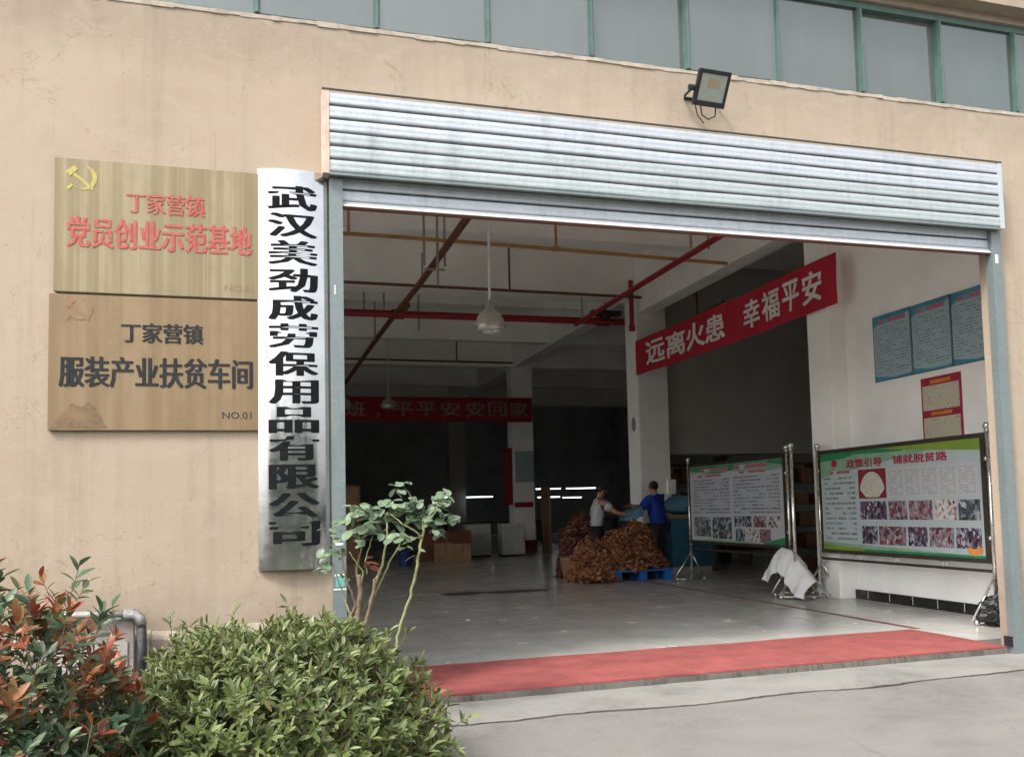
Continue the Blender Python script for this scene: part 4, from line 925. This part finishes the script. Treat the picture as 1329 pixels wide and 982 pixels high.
# people -------------------------------------------------------
def skin_obj(name, verts, edges, radii, mat, parent, sub=2, root=0, smooth=True):
    me = bpy.data.meshes.new(name); o0 = org(parent)
    me.from_pydata([tuple(Vector(v)-o0) for v in verts], edges, [])
    o = link(name, me, parent)
    mod = o.modifiers.new('skin', 'SKIN'); mod.use_smooth_shade = True; mod.branch_smoothing = .3
    sv = me.skin_vertices[0].data
    for i, r in enumerate(radii): sv[i].radius = r if isinstance(r, tuple) else (r, r)
    for i in range(len(verts)): sv[i].use_root = (i == root)
    s = o.modifiers.new('sub', 'SUBSURF'); s.levels = sub; s.render_levels = sub
    me.materials.append(M[mat]); return o
def person(base, yawp, H, lean, hands, label, top, short=True, lookdown=.3):
    """base: feet centre; yawp: facing angle; hands: two world targets"""
    b = Vector(base); f = Vector((math.cos(yawp), math.sin(yawp), 0)); l = Vector((-f.y, f.x, 0)); up = Vector((0, 0, 1))
    def P(fx, lx, z): return b+f*fx*H+l*lx*H+up*z*H
    t = thing('person', base, label, 'person')
    pel = P(0, 0, .53); wa = P(lean*.25, 0, .61); chest = P(lean*.7, 0, .73); nk0 = P(lean*.95, 0, .815); nk = P(lean*1.1, 0, .855)
    hd1 = P(lean*1.25+.012, 0, .90); hd2 = P(lean*1.35+.018, 0, .955)
    V = [pel, wa, chest, nk0, nk, hd1, hd2]; E = [(0, 1), (1, 2), (2, 3), (3, 4), (4, 5), (5, 6)]
    Rr = [(.085*H, .062*H), (.075*H, .055*H), (.088*H, .06*H), (.045*H, .04*H), (.032*H, .032*H), (.048*H, .050*H), (.047*H, .050*H)]
    SL = {}
    for sgn, hand in ((1, hands[0]), (-1, hands[1])):
        i0 = len(V); sh = P(lean*.88, sgn*.105, .805); hnd = Vector(hand)
        mid = (sh+hnd)/2; d = (hnd-sh); reach = .32*H; drop = max(0, (reach**2-d.length**2))**.5*.5
        el = mid+l*sgn*.05*H-up*(.05*H+drop*.6); wr = el+(hnd-el)*.80
        V += [sh, el, wr, hnd]; E += [(2, i0), (i0, i0+1), (i0+1, i0+2), (i0+2, i0+3)]; Rr += [.036*H, .026*H, .018*H, (.022*H, .014*H)]
        dd = (hnd-wr).normalized(); side = dd.cross(up).normalized() if abs(dd.z) < .95 else l
        for q in range(4):   # four fingers, unequal, a bent chain each
            k0 = len(V); off = side*(q-1.5)*.011*H; ln = (.030, .036, .034, .026)[q]*H
            V += [hnd+off+dd*.020*H, hnd+off+dd*(.020*H+ln)-up*.008*H]; E += [(i0+3, k0), (k0, k0+1)]; Rr += [.0055*H, .0045*H]
        k0 = len(V); V += [hnd-side*sgn*.024*H+dd*.012*H-up*.004*H]; E += [(i0+3, k0)]; Rr += [.006*H]
        SL[sgn] = (sh, el, wr)
        hp, kn, an, toe = P(0, sgn*.05, .50), P(.015, sgn*.055, .28), P(-.02, sgn*.06, .045), P(.085, sgn*.07, .02)
        i0 = len(V); V += [hp, kn, an, toe]; E += [(0, i0), (i0, i0+1), (i0+1, i0+2), (i0+2, i0+3)]; Rr += [.055*H, .036*H, .024*H, (.026*H, .018*H)]
        SL[(sgn, 'leg')] = (hp, kn, an, toe)
    skin_obj('body', V, E, Rr, 'skin', t)
    # head details
    hc = (hd1+hd2)/2; ang = Matrix.Rotation(yawp, 3, 'Z')
    def hb(n, m, c, r, sq, seed=0):
        mb = MB().lathe2([(math.sin(PI*i/12), -math.cos(PI*i/12)) for i in range(13)], (0, 0, 0), r*H, sq, 16)
        mb.v = [tuple(ang @ Vector(v)+hc+f*c[0]*H+l*c[1]*H+up*c[2]*H) for v in mb.v]; return mb.build(n, m, t, smooth=True)
    hb('hair', 'hair', (-.015, 0, .013), .0555, (.90, .99, .97))
    hb('nose', 'skin', (.052, 0, -.008), .011, (1.1, .8, 1.4))
    for s in (1, -1):
        hb('ear', 'skin', (-.002, s*.047, -.01), .013, (.8, .45, 1.3)); hb('eye', 'hair', (.044, s*.018, .006), .005, (1, 1, .8))
    hb('mouth', simple('lips', (.25, .08, .06), .5), (.045, 0, -.032), .008, (.7, 1.6, .5))
    # clothes
    V = [P(0, 0, .475), wa, chest, nk0]; E = [(0, 1), (1, 2), (2, 3)]; Rr = [(.118*H, .095*H), (.118*H, .092*H), (.132*H, .094*H), (.056*H, .052*H)]
    for s in (1, -1):
        i0 = len(V); sh, el, wr = SL[s]; e2 = sh+(el-sh)*(.75 if short else 1.)
        V += [sh, e2]; E += [(2, i0), (i0, i0+1)]; Rr += [.060*H, .046*H]
        if not short: V += [wr]; E += [(i0+1, i0+2)]; Rr += [.028*H]
    so = skin_obj('shirt', V, E, Rr, top, t, 3)
    tx = bpy.data.textures.get('folds') or bpy.data.textures.new('folds', 'CLOUDS'); tx.noise_scale = .11; tx.noise_depth = 2
    dm = so.modifiers.new('folds', 'DISPLACE'); dm.texture = tx; dm.strength = .03; dm.mid_level = .5
    V = [P(0, 0, .535)]; E = []; Rr = [(.09*H, .068*H)]
    for s in (1, -1):
        i0 = len(V); hp, kn, an, toe = SL[(s, 'leg')]
        V += [hp, kn, an]; E += [(0, i0), (i0, i0+1), (i0+1, i0+2)]; Rr += [.064*H, .048*H, .040*H]
    skin_obj('trousers', V, E, Rr, 'trousers', t)
    for s in (1, -1):
        an, toe = SL[(s, 'leg')][2:]
        skin_obj('shoe', [an-up*.02*H, toe, toe+f*.02*H], [(0, 1), (1, 2)], [(.034*H, .024*H), (.034*H, .02*H), (.02*H, .014*H)], 'hair', t, 1)
    return t
person((6.05, 9.75, 0), R(-8), 1.78, .06, ((6.62, 9.55, 1.18), (6.60, 9.35, 1.16)), 'man in a pale grey checked shirt leaning over the heap of gloves', 'shirt_w')
person((7.36, 9.7, 0), R(118), 1.82, .04, ((6.78, 9.62, 1.33), (6.80, 9.90, 1.33)), 'man in a cobalt blue shirt holding pale blue fabric in front of the white pillar', 'shirt_b')
# fabric held between them
cl = MB(); nu, nv = 20, 12
def cq(u, v):
    return (6.42+.50*u, 9.35+.5*v+.03*math.sin(u*7), 1.20+.12*u-.03*math.sin(PI*u)+.04*noise.noise(Vector((u*4, v*4, 5)))-.16*(max(0, .3-v)/.3)**2)
for i in range(nu):
    for j in range(nv): cl.face([cq(i/nu, j/nv), cq((i+1)/nu, j/nv), cq((i+1)/nu, (j+1)/nv), cq(i/nu, (j+1)/nv)])
tag(cl.build('fabric_sheet', 'cloth_blue', smooth=True, weld=True), 'pale blue fabric sheet held by the man in the blue shirt', 'fabric')
mc = thing('work_cabinet', (7.95, 9.9, 0), 'teal blue work cabinet with a pale top behind the man in blue', 'cabinet')
MB().box(7.60, 8.5, 9.65, 10.3, .12, 1.06).build('body', 'cabinet_blue', mc); MB().box(7.55, 8.55, 9.6, 10.35, 1.062, 1.13).build('top', 'cardboard', mc); MB().box(7.62, 8.48, 9.70, 10.25, .0, .118).build('plinth', 'cabinet_grey', mc)
tag(blob((8.0, 9.95, 1.30), .36, (1.25, .7, .5), .35, 1.6, seed=4).build('fabric_pile', 'cloth_blue', smooth=True), 'blue fabric pile on the teal work cabinet', 'fabric')
# switch boxes on pillar
sb = thing('switch_box', (8.12, 10.58, 1.6), 'small white switch box on the right edge of the white pillar', 'switch box')
MB().box(7.98, 8.16, 10.54, 10.597, 1.55, 1.85, bev=.008).build('case', 'wall_white', sb); MB().box(7.85, 7.9, 10.57, 10.598, 1.50, 1.56).build('socket', 'lamp_black', sb)
ge = thing('wall_gauge', (7.39, 10.85, 3.0), 'small dark oval gauge on the narrow side of the white pillar', 'gauge')
MB().ball((7.385, 10.85, 3.02), .10, 10, (.3, .8, 1.5)).build('case', 'pipe_grey', ge)

# shelves behind the far board, under the lintel wall
sh = thing('storage_shelf', (10.2, 11.6, 0), 'dark storage shelf crammed with goods behind the far display board', 'shelf')
for z in (.25, .75, 1.25, 1.75, 2.2): MB().box(8.2, 13.4, 11.6, 12.2, z, z+.035).build('shelf_board', 'wood', sh)
for x in (8.2, 9.9, 11.6, 13.35): MB().box(x, x+.05, 11.61, 12.19, 0, 2.4).build('upright', 'board_frame', sh)
rnd = random.Random(21); bc = 0
cm = ['cardboard_d', 'cardboard', 'cardboard_d', 'p_maroon', 'wood']
ORD = ['first', 'second', 'third', 'fourth', 'fifth', 'sixth', 'seventh', 'eighth', 'ninth', 'tenth', 'eleventh', 'twelfth', 'thirteenth', 'fourteenth', 'fifteenth']
LEV = {.285: 'lowest', .785: 'second lowest', 1.285: 'second highest', 1.785: 'highest loaded'}
for z in (.285, .785, 1.285, 1.785):
    x = 8.3; ci = 0
    while x < 13.1:
        w = rnd.uniform(.25, .5); hh = rnd.uniform(.2, .4)
        if rnd.random() < .85:
            tag(MB().box(x, x+w, 11.65, 12.1, z+.002, z+hh, bev=.01).build('carton', rnd.choice(cm)), '%s carton from the left on the %s shelf board behind the far display board' % (ORD[ci], LEV[z]), 'carton', 'cartons on the dark storage shelf'); ci += 1
        x += w+rnd.uniform(.03, .12)
# low stacks by the boards
for i, (x, y, w, h_, lab) in enumerate(((8.9, 7.4, .7, .34, 'low reddish carton on the floor seen beneath the far display board, nearest its left post'), (9.2, 6.3, .8, .3, 'low reddish carton on the floor seen beneath the far display board, nearest its right post'))):
    t = thing('floor_carton', (x, y, 0), lab, 'carton'); MB().box(x, x+w, y, y+.6, .0, h_, bev=.01).build('box', 'cardboard_d', t); MB().box(x-.01, x+w+.01, y+.28, y+.33, h_+.001, h_+.004).build('tape', 'wood', t)

# ---------------------------------------------------------------- far hall
for i, (x, y, w, h_, m, lab) in enumerate(((4.22, 16.3, .42, .50, 'cardboard', 'left one of the pair of brown cartons on the far floor'), (4.65, 16.3, .44, .47, 'cardboard', 'right one of the pair of brown cartons on the far floor'), (3.95, 17.2, 1.35, .78, 'cardboard_d', 'wide dark red crate behind the pair of brown cartons'), (8.0, 17.5, 1.2, .75, 'cardboard_d', 'dark crate standing right of the far pillar'))):
    t = thing('carton', (x, y, 0), lab, 'carton'); MB().box(x, x+w, y, y+.5, 0, h_, bev=.008).build('box', m, t); MB().box(x+w/2-.03, x+w/2+.03, y-.003, y+.5, h_*.5, h_+.003).build('tape', 'wood', t)
for x, y, lab in ((5.45, 18.3, 'pale grey cabinet on the left of the far pair'), (6.35, 18.0, 'pale grey cabinet on the right of the far pair next to the pillar')):
    t = thing('floor_cabinet', (x, y, 0), lab, 'cabinet'); MB().box(x, x+.66, y, y+.5, .06, .92, bev=.01).build('case', 'cabinet_grey', t); MB().box(x+.03, x+.63, y-.01, y-.001, .1, .88).build('door', 'cabinet_grey', t); MB().box(x+.02, x+.64, y+.02, y+.48, 0, .058).build('base', 'lamp_black', t)
bu = thing('bucket', (3.3, 15.6, 0), 'dark blue bucket on the far floor behind the rose stems', 'bucket')
MB().lathe([(0, .01), (.15, .01), (.19, .36), (.2, .37), (.18, .37), (.14, .03)], (3.3, 15.6, 0), 18).build('pail', simple('navy_plastic', (.01, .025, .12), .5), bu); MB().tube([(3.11, 15.6, .35), (3.3, 15.5, .22), (3.49, 15.6, .35)], .006).build('handle', 'pipe_grey', bu)
wp = thing('wooden_cabinet', (2.2, 18, 0), 'tall brown wooden cupboard glimpsed beside the left shutter rail', 'cupboard')
MB().box(1.9, 2.48, 18, 18.5, 0, 2.05).build('case', 'wood', wp); MB().box(1.95, 2.43, 17.985, 17.998, 1.1, 1.98).build('door', 'cardboard', wp); MB().box(1.95, 2.43, 17.985, 17.998, .1, 1.0).build('door', 'cardboard', wp)
po = thing('pillar_poster', (7.74, 20.4, 2.1), 'pale blue poster on the far white pillar', 'poster')
MB().box(7.45, 8.03, 20.46, 20.497, 2.13, 3.1).build('sheet', 'p_tealp', po)
MB().face([(7.49, 20.458, 2.2), (7.99, 20.458, 2.2), (7.99, 20.458, 3.02), (7.49, 20.458, 3.02)], [(0, 0), (1, 0), (1, 1), (0, 1)]).build('text_block', 'txt_teal', po)
tag(MB().box(7.42, 8.0, 20.47, 20.497, 1.36, 1.52).build('pillar_sign', 'p_red'), 'small red sign strip low on the far white pillar', 'sign')
tag(MB().box(7.41, 8.05, 20.3, 20.46, 0, .35).build('extinguisher_box', 'p_maroon'), 'dark red extinguisher box at the foot of the far pillar', 'box')
hz_ = thing('fire_hydrant_cabinet', (7.33, 20.6, 1.4), 'narrow red fire cabinet on the left side of the far pillar', 'fire cabinet')
MB().box(7.22, 7.395, 20.6, 21.0, 1.45, 3.2).build('case', 'p_maroon', hz_); MB().box(7.205, 7.219, 20.64, 20.96, 1.5, 3.1).build('door', 'p_red', hz_)
dw = thing('door_frame', (8.3, 19.6, 0), 'brown wooden door frame standing right of the far pillar', 'door frame')
MB().box(8.02, 8.22, 19.6, 19.7, 0, 1.95).build('post', 'wood', dw); MB().box(8.222, 8.3, 19.6, 19.7, 0, 1.95).build('post', 'cardboard', dw)
# sewing benches far back with lit tubes over them
def bench(x, y, w, lab, z=.78):
    t = thing('work_bench', (x, y, 0), lab, 'bench', 'work benches under the lit tubes')
    MB().box(x, x+w, y, y+.7, z, z+.05).build('top', 'cardboard_d', t)
    for dx in (.05, w-.1): MB().box(x+dx, x+dx+.05, y+.05, y+.65, 0, z-.001).build('leg', 'board_frame', t)
bench(6.9, 29.0, 2.6, 'dark work bench seen left of the far pillar'); bench(10.6, 28.4, 3.4, 'dark work bench under the bright tubes right of the far pillar'); bench(9.4, 13.4, 2.2, 'dark bench loaded behind the worker in the grey shirt'); bench(6.8, 13.6, 2.0, 'low dark bench between the pillars') if False else None
def lit(x0, x1, y, z, lab):
    t = thing('strip_light', ((x0+x1)/2, y, z), lab, 'strip light', 'lit strip lights in the far hall')
    MB().box(x0, x1, y-.05, y+.05, z+.03, z+.07).build('housing', 'cabinet_grey', t)
    MB().tube([(x0+.02, y, z), (x1-.02, y, z)], .020, 8).build('tube', 'tube_lit', t)
    for x in (x0+.2, x1-.2): MB().tube([(x, y, z+.07), (x, y, 6.5)], .006, 5).build('hanger', 'pipe_grey', t)
lit(7.95, 9.1, 30, 1.83, 'bright strip light seen left of the far white pillar')
lit(10.93, 12.05, 30, 2.11, 'bright strip light highest and just right of the far pillar')
lit(12.6, 14.0, 31, 2.13, 'strip light farthest right in the dark hall')
lit(11.45, 12.5, 31.5, 1.78, 'low bluish strip light left of the lower pair')
lit(12.6, 13.5, 31.5, 1.74, 'low strip light right of the lower pair')
lit(6.9, 7.7, 31, 1.86, 'faint end of a strip light left of the fourth pillar')

# ---------------------------------------------------------------- silver pipe by the wall
dc = thing('drain_pipe', (-.75, -.15, 0), 'silver wrapped pipe elbow coming out of the wall behind the red shrub', 'pipe')
MB().tube([(-1.35, -.15, .745), (-.86, -.15, .728)], .026, 10).build('horizontal_run', simple('foil_wrap', (.32, .31, .29), .35, .6, .35, 18, .8), dc, smooth=True)
MB().tube([(-.86, -.15, .728), (-.80, -.15, .725), (-.765, -.15, .70), (-.755, -.15, .65)], .036, 12).build('elbow', simple('foil_elbow', (.30, .30, .30), .3, .7, .4, 22, .8), dc, smooth=True)
MB().tube([(-.755, -.15, .65), (-.75, -.15, .50), (-.755, -.16, .2)], .03, 10).build('down_run', simple('tape_wrap', (.035, .035, .04), .35, .1, .8, 14, .5, 'World', (1, 1, 4)), dc, smooth=True)
mbx = thing('meter_box', (-1.0, -.12, 0), 'weathered grey box against the wall under the silver pipe', 'box')
MB().box(-1.35, -.80, -.12, -.078, .2, .70, bev=.006).build('case', simple('weathered_grey_board', (.23, .20, .18), .8, 0, .35, 9, .2), mbx)
MB().box(-1.30, -.84, -.130, -.121, .36, .55).build('panel', simple('pale_panel', (.30, .28, .265), .7, 0, .3, 12), mbx)
tag(MB().tube([(-.86, -.45, .52), (-.835, -.45, .44), (-.84, -.44, .36), (-.87, -.42, .30)], .018, 8).build('orange_hose', simple('orange_plastic', (.62, .09, .04), .5), smooth=True), 'short bright orange hose between the two shrubs', 'hose')

# ---------------------------------------------------------------- plants
def leaf_mesh(L, w, fold=.25, curl=.15, rnd_tip=False):
    """a leaf along +x, folded on its midrib and curled down"""
    pr = [(0, .0), (.18, .6), (.45, 1.), (.72, .8), (.92, .35), (1., 0)] if not rnd_tip else [(0, .12), (.15, .72), (.4, 1.), (.7, .95), (.9, .6), (1., 0)]
    vs = []; fs = []
    for (u, k) in pr:
        z = -curl*L*u*u; vs += [(L*u, -w*k, z+fold*w*k), (L*u, 0, z), (L*u, w*k, z+fold*w*k)]
    for i in range(len(pr)-1):
        a = i*3; fs += [(a, a+1, a+4, a+3), (a+1, a+2, a+5, a+4)]
    return vs, fs
def superr(d, r, p=2.25):
    return 1/((abs(d.x/r[0])**p+abs(d.y/r[1])**p+abs(d.z/r[2])**p)**(1/p))
def shrub(name, loc, rad, label, matk, nshoot, L, w, seed, tonef, nleaf=(5, 8), cen_z=0., bumps=.12, upb=.35, rejectf=None, rnd_tip=False, sprigs=0):
    rnd = random.Random(seed); t = thing(name, loc, label, 'shrub'); c0 = Vector(loc)+Vector((0, 0, cen_z))
    lv, lf = leaf_mesh(1., w/L, .3, .18, rnd_tip); leaves = []; stems = MB(); camp = Vector((0, -6.657, 1.35))
    for s in range(nshoot+sprigs):
        while True:
            d = Vector((rnd.gauss(0, 1), rnd.gauss(0, 1), rnd.gauss(.25, 1)))
            d.normalize()
            if d.z > -.12: break
        r = superr(d, rad); r *= 1+bumps*noise.noise(d*2.6+Vector((seed, 0, 0)))+bumps*.5*noise.noise(d*7+Vector((0, seed, 0)))
        dep = rnd.choice((1., .97, .92, .85, .72, .6)) if s < nshoot else 1.0+rnd.uniform(.04, .16)
        tip = c0+d*r*dep
        if tip.z < -.02: continue
        ax = (d+Vector((rnd.gauss(0, .35), rnd.gauss(0, .35), upb+rnd.gauss(0, .25)))).normalized()
        if rejectf and rejectf(tip): continue
        sl_ = L*rnd.uniform(1.0, 1.7)
        if dep > .8 : stems.tube([tip-ax*sl_*1.2, tip], [.0028, .0016], 4, False)
        shtone = rnd.random()
        for q in range(rnd.randint(*nleaf)):
            a = q*2.4+rnd.uniform(-.3, .3); fr = rnd.random(); per = ax.orthogonal().normalized(); per = Matrix.Rotation(a, 3, ax) @ per
            op = .45+.75*(1-fr); dr = (ax*math.cos(op)+per*math.sin(op)).normalized()
            nrm = (ax-dr*ax.dot(dr)); nrm = (nrm.normalized()+Vector((rnd.gauss(0, .2), rnd.gauss(0, .2), .15))); y = nrm.cross(dr).normalized(); zz = dr.cross(y)
            ll = L*rnd.uniform(.62, 1.15); pos = tip-ax*sl_*(1-fr)*.9
            m = Matrix((dr*ll, y*ll*rnd.uniform(.8, 1.15), zz*ll)).transposed().to_4x4(); m.translation = pos
            leaves.append((m, tonef(rnd, tip-c0, shtone, fr, dep), dep))
    # the leaves that show largest are parts of their own
    def vis(m, dep): return (m.translation-camp).length + (1-dep)*6 + (0 if m.translation.y < loc[1]+.4 or m.translation.z > .5 else 2)
    order = sorted(range(len(leaves)), key=lambda i: vis(leaves[i][0], leaves[i][2]))
    me = bpy.data.meshes.new('leaf'); me.from_pydata(lv, [], lf); me.polygons.foreach_set('use_smooth', [True]*len(lf)); me.materials.append(M['leaf_'+matk])
    me2s = []
    mb = MB()
    for k, i in enumerate(order):
        m, tone, dep = leaves[i]
        if k < 300:
            tb = int(tone*7.99)
            while len(me2s) < 8:
                e = me.copy(); e.materials.clear(); e.materials.append(M['leafs_'+matk]); at = e.attributes.new('tone', 'FLOAT', 'FACE'); at.data.foreach_set('value', [(len(me2s)+.5)/8]*len(e.polygons)); me2s.append(e)
            instance('leaf', me2s[tb], m, t)
        else:
            i0 = len(mb.v); mb.v += [tuple(m @ Vector(v)) for v in lv]
            for f in lf: mb.f.append(tuple(i0+q for q in f)); mb.uv.append([(0, 0)]*4); mb.tone.append(tone)
    mb.build('foliage', 'leafs_'+matk, t, smooth=True, kind='stuff')
    for k in range(14):
        a = rnd.uniform(0, 2*PI); q = rnd.uniform(.2, .75)
        p1 = Vector((loc[0]+rad[0]*q*math.cos(a), loc[1]+rad[1]*q*math.sin(a), rad[2]*.75*(1-q*.4)))
        p0 = Vector((loc[0]+.25*q*math.cos(a), loc[1]+.25*q*math.sin(a), 0)); mid = (p0+p1)/2+Vector((rnd.gauss(0, .04), rnd.gauss(0, .04), -.03))
        stems.tube([p0, mid, p1], [.011, .008, .004], 5, False)
    stems.build('stems', 'bark', t, kind='stuff')
    return t
def tone_g(rnd, p, sh_, fr, dep):
    if rnd.random() < .010+.05*(dep < .9 and p.z < .45): return rnd.uniform(.95, 1)
    return min(.92, max(0, rnd.gauss(.42, .18)+(sh_-.5)*.25+.18*fr))
shrub('privet_shrub', (.02, -1.62, 0), (.89, 1.0, .745), 'clipped round green shrub in front of the wall left of the doorway', 'g', 4300, .066, .0098, 4, tone_g, (5, 8), cen_z=0, bumps=.17, sprigs=120)
def tone_p(rnd, p, sh_, fr, dep):
    top = p.z > .55; red = (sh_ > (.38 if top else .72)) and fr > .3 and dep > .8
    return rnd.uniform(.64, .98) if red else max(0, min(.6, rnd.gauss(.28, .16)))
shrub('photinia_shrub', (-1.20, -2.25, 0), (.74, .62, 1.13), 'tall shrub with red young leaves at the left edge', 'p', 1500, .082, .0165, 9, tone_p, (6, 9), bumps=.16, upb=.55, sprigs=45)

# rose bush: hand placed stems, compound leaves
RB = thing('rose_bush', (.70, -.6, 0), 'leggy rose bush with bare thorny stems in front of the doorway edge', 'rose bush')
rnd = random.Random(17)
def rp(px, py, dy=0): return Vector((.573+.0051*(px-460), -.6+dy, 1.47-.00503*(py-640)))
def stemr(pts, r, mat='bark_g', n=8):
    P_ = [rp(*p) for p in pts]; out = []
    for i in range(len(P_)-1):
        for k in range(5): out.append(P_[i].lerp(P_[i+1], k/5)+Vector((rnd.gauss(0, .002), rnd.gauss(0, .003), 0)))
    out.append(P_[-1]); rr_ = [r[0]+(r[1]-r[0])*i/(len(out)-1) for i in range(len(out))]
    mb = MB().tube(out, rr_, n)
    for i in range(1, len(out)-1):      # thorns
        if rnd.random() < .75:
            a = rnd.uniform(0, 2*PI); d = Vector((math.cos(a), math.sin(a), .1)); mb.tube([out[i], out[i]+d*(rr_[i]+.008)], [.0035, .0005], 4, False)
    return mb.build('stem', mat, RB, smooth=True)
stemr([(500, 930), (508, 850), (516, 812), (530, 775), (539, 735), (545, 705), (548, 692)], (.0105, .009))
stemr([(548, 694), (552, 678), (562, 662, -.03), (575, 650, -.05)], (.009, .004)); stemr([(546, 700), (535, 690, -.03), (520, 682, -.05), (505, 668, -.04)], (.008, .004))
stemr([(548, 692), (548, 672, .04), (545, 650, .05)], (.008, .004)); stemr([(545, 700), (530, 700, .04), (520, 710, .06)], (.006, .003)); stemr([(545, 660, .04), (530, 640, .03), (524, 634, .02)], (.004, .002))
stemr([(455, 920), (458, 850), (462, 800), (466, 765), (464, 745)], (.022, .015), 'bark'); stemr([(470, 920), (466, 830), (474, 800), (482, 770, -.02), (484, 752, -.03), (492, 742, -.03)], (.014, .010), 'bark')
stemr([(484, 757, -.03), (492, 735, -.04), (499, 705, -.04), (500, 685, -.03), (498, 665, 0)], (.010, .004)); stemr([(480, 775, -.02), (494, 752, 0), (505, 728, .03), (517, 712, .05), (522, 695, .05)], (.008, .004))
stemr([(464, 765), (462, 735, .02), (468, 712), (466, 690)], (.009, .004), 'bark'); stemr([(462, 790), (452, 760, -.03), (445, 735, -.05), (440, 710, -.06)], (.008, .004), 'bark')
stemr([(455, 800), (447, 775, .03), (437, 745, .03), (430, 722, .02)], (.006, .003)); stemr([(462, 800), (475, 785, .05), (482, 772, .05)], (.006, .004), 'bark'); stemr([(466, 760), (470, 740, -.02), (458, 725, -.04), (452, 715, -.04)], (.006, .003)); stemr([(462, 780), (450, 800, -.02), (446, 815, -.02)], (.008, .005), 'bark')
stemr([(474, 745, -.02), (472, 728, -.04), (476, 712, -.04), (482, 695, -.02)], (.005, .003)); stemr([(468, 700), (480, 682), (492, 668)], (.005, .003))
cl_ = [(520, 634, 3), (528, 631, 3), (512, 638, 2), (505, 655, 5), (518, 658, 5), (530, 655, 6), (540, 662, 7), (548, 655, 6), (560, 650, 6), (572, 645, 6), (583, 648, 5), (578, 660, 5), (566, 668, 5), (552, 675, 6), (540, 672, 6), (562, 682, 4), (590, 673, 4), (583, 672, 3), (572, 692, 4), (563, 692, 3), (498, 660, 5), (488, 662, 5), (478, 660, 5), (505, 672, 6), (510, 683, 5), (512, 697, 5), (498, 672, 4), (465, 664, 4), (455, 670, 5), (448, 680, 4), (458, 688, 5), (470, 684, 5), (480, 690, 5), (485, 678, 4), (462, 700, 3), (440, 690, 3), (436, 702, 2), (448, 714, 2), (432, 716, 3), (425, 730, 2), (420, 735, 2), (416, 742, 2), (475, 728, 3), (482, 735, 2), (527, 702, 3), (521, 710, 2), (533, 720, 2), (430, 688, 2), (422, 712, 2), (508, 749, 1), (463, 655, 3), (495, 690, 2), (440, 745, 1), (450, 755, 1)]
lv, lf = leaf_mesh(1., .36, .22, .2, True)
rms = []
for k in range(8):
    e = bpy.data.meshes.new('leaf'); e.from_pydata(lv, [], lf); e.polygons.foreach_set('use_smooth', [True]*len(lf)); at = e.attributes.new('tone', 'FLOAT', 'FACE'); at.data.foreach_set('value', [(k+.5)/8.8]*len(lf)); e.materials.append(M['leafs_r']); rms.append(e)
red_leaf = rms[0].copy(); red_leaf.materials.clear(); red_leaf.materials.append(simple('russet_leaf', (.22, .06, .035), .6))
cnt = 0
for (px, py, nn) in cl_:
    nn = nn if nn < 3 else nn+1
    c = rp(px, py, rnd.gauss(0, .07))
    for q in range(nn):
        if cnt >= 298: break
        a = rnd.uniform(0, 2*PI); L_ = rnd.uniform(.055, .098)*(1.05 if nn > 4 else .85)
        dr = Vector((math.cos(a), math.sin(a)*.7-.25, rnd.gauss(-.15, .3))).normalized()
        nrm = Vector((rnd.gauss(0, .35), rnd.gauss(-.35, .35), 1)).normalized(); y = nrm.cross(dr).normalized(); zz = dr.cross(y)
        m = Matrix((dr*L_, y*L_, zz*L_)).transposed().to_4x4(); m.translation = c+Vector((rnd.gauss(0, .018), rnd.gauss(0, .03), rnd.gauss(0, .015)))
        instance('leaf', red_leaf if (px, py) == (482, 735) or (abs(px-480) < 8 and abs(py-728) < 4) else rms[min(7, max(0, int(rnd.gauss(4, 2))))], m, RB); cnt += 1

# ---------------------------------------------------------------- what the mirror plaque and the panes look at: trees across the yard
rnd = random.Random(31); tw = MB()
for k in range(22):
    x = -14+k*1.3+rnd.uniform(-.5, .5); y = -27+rnd.uniform(-2, 2); h_ = rnd.uniform(3.6, 5.2)
    for q in range(420):
        d = Vector((rnd.gauss(0, 1), rnd.gauss(0, 1), rnd.gauss(0, 1))).normalized()*rnd.uniform(.6, 1.)
        c = Vector((x, y, h_*.52))+Vector((d.x*1.6, d.y*1.6, d.z*h_*.5)); s_ = rnd.uniform(.18, .5)
        rot = Euler((rnd.uniform(0, 6), rnd.uniform(0, 6), rnd.uniform(0, 6))).to_matrix(); tn = rnd.random()*.8
        tw.face([rot @ Vector((a*s_, b*s_, .2*a*b))+c for a, b in ((-1, -1), (1, -1), (1, 1), (-1, 1))], tone=tn)
tag(tw.build('distant_wood', 'leafs_g', kind='stuff'), 'line of leafy trees across the yard behind the photographer', 'trees')
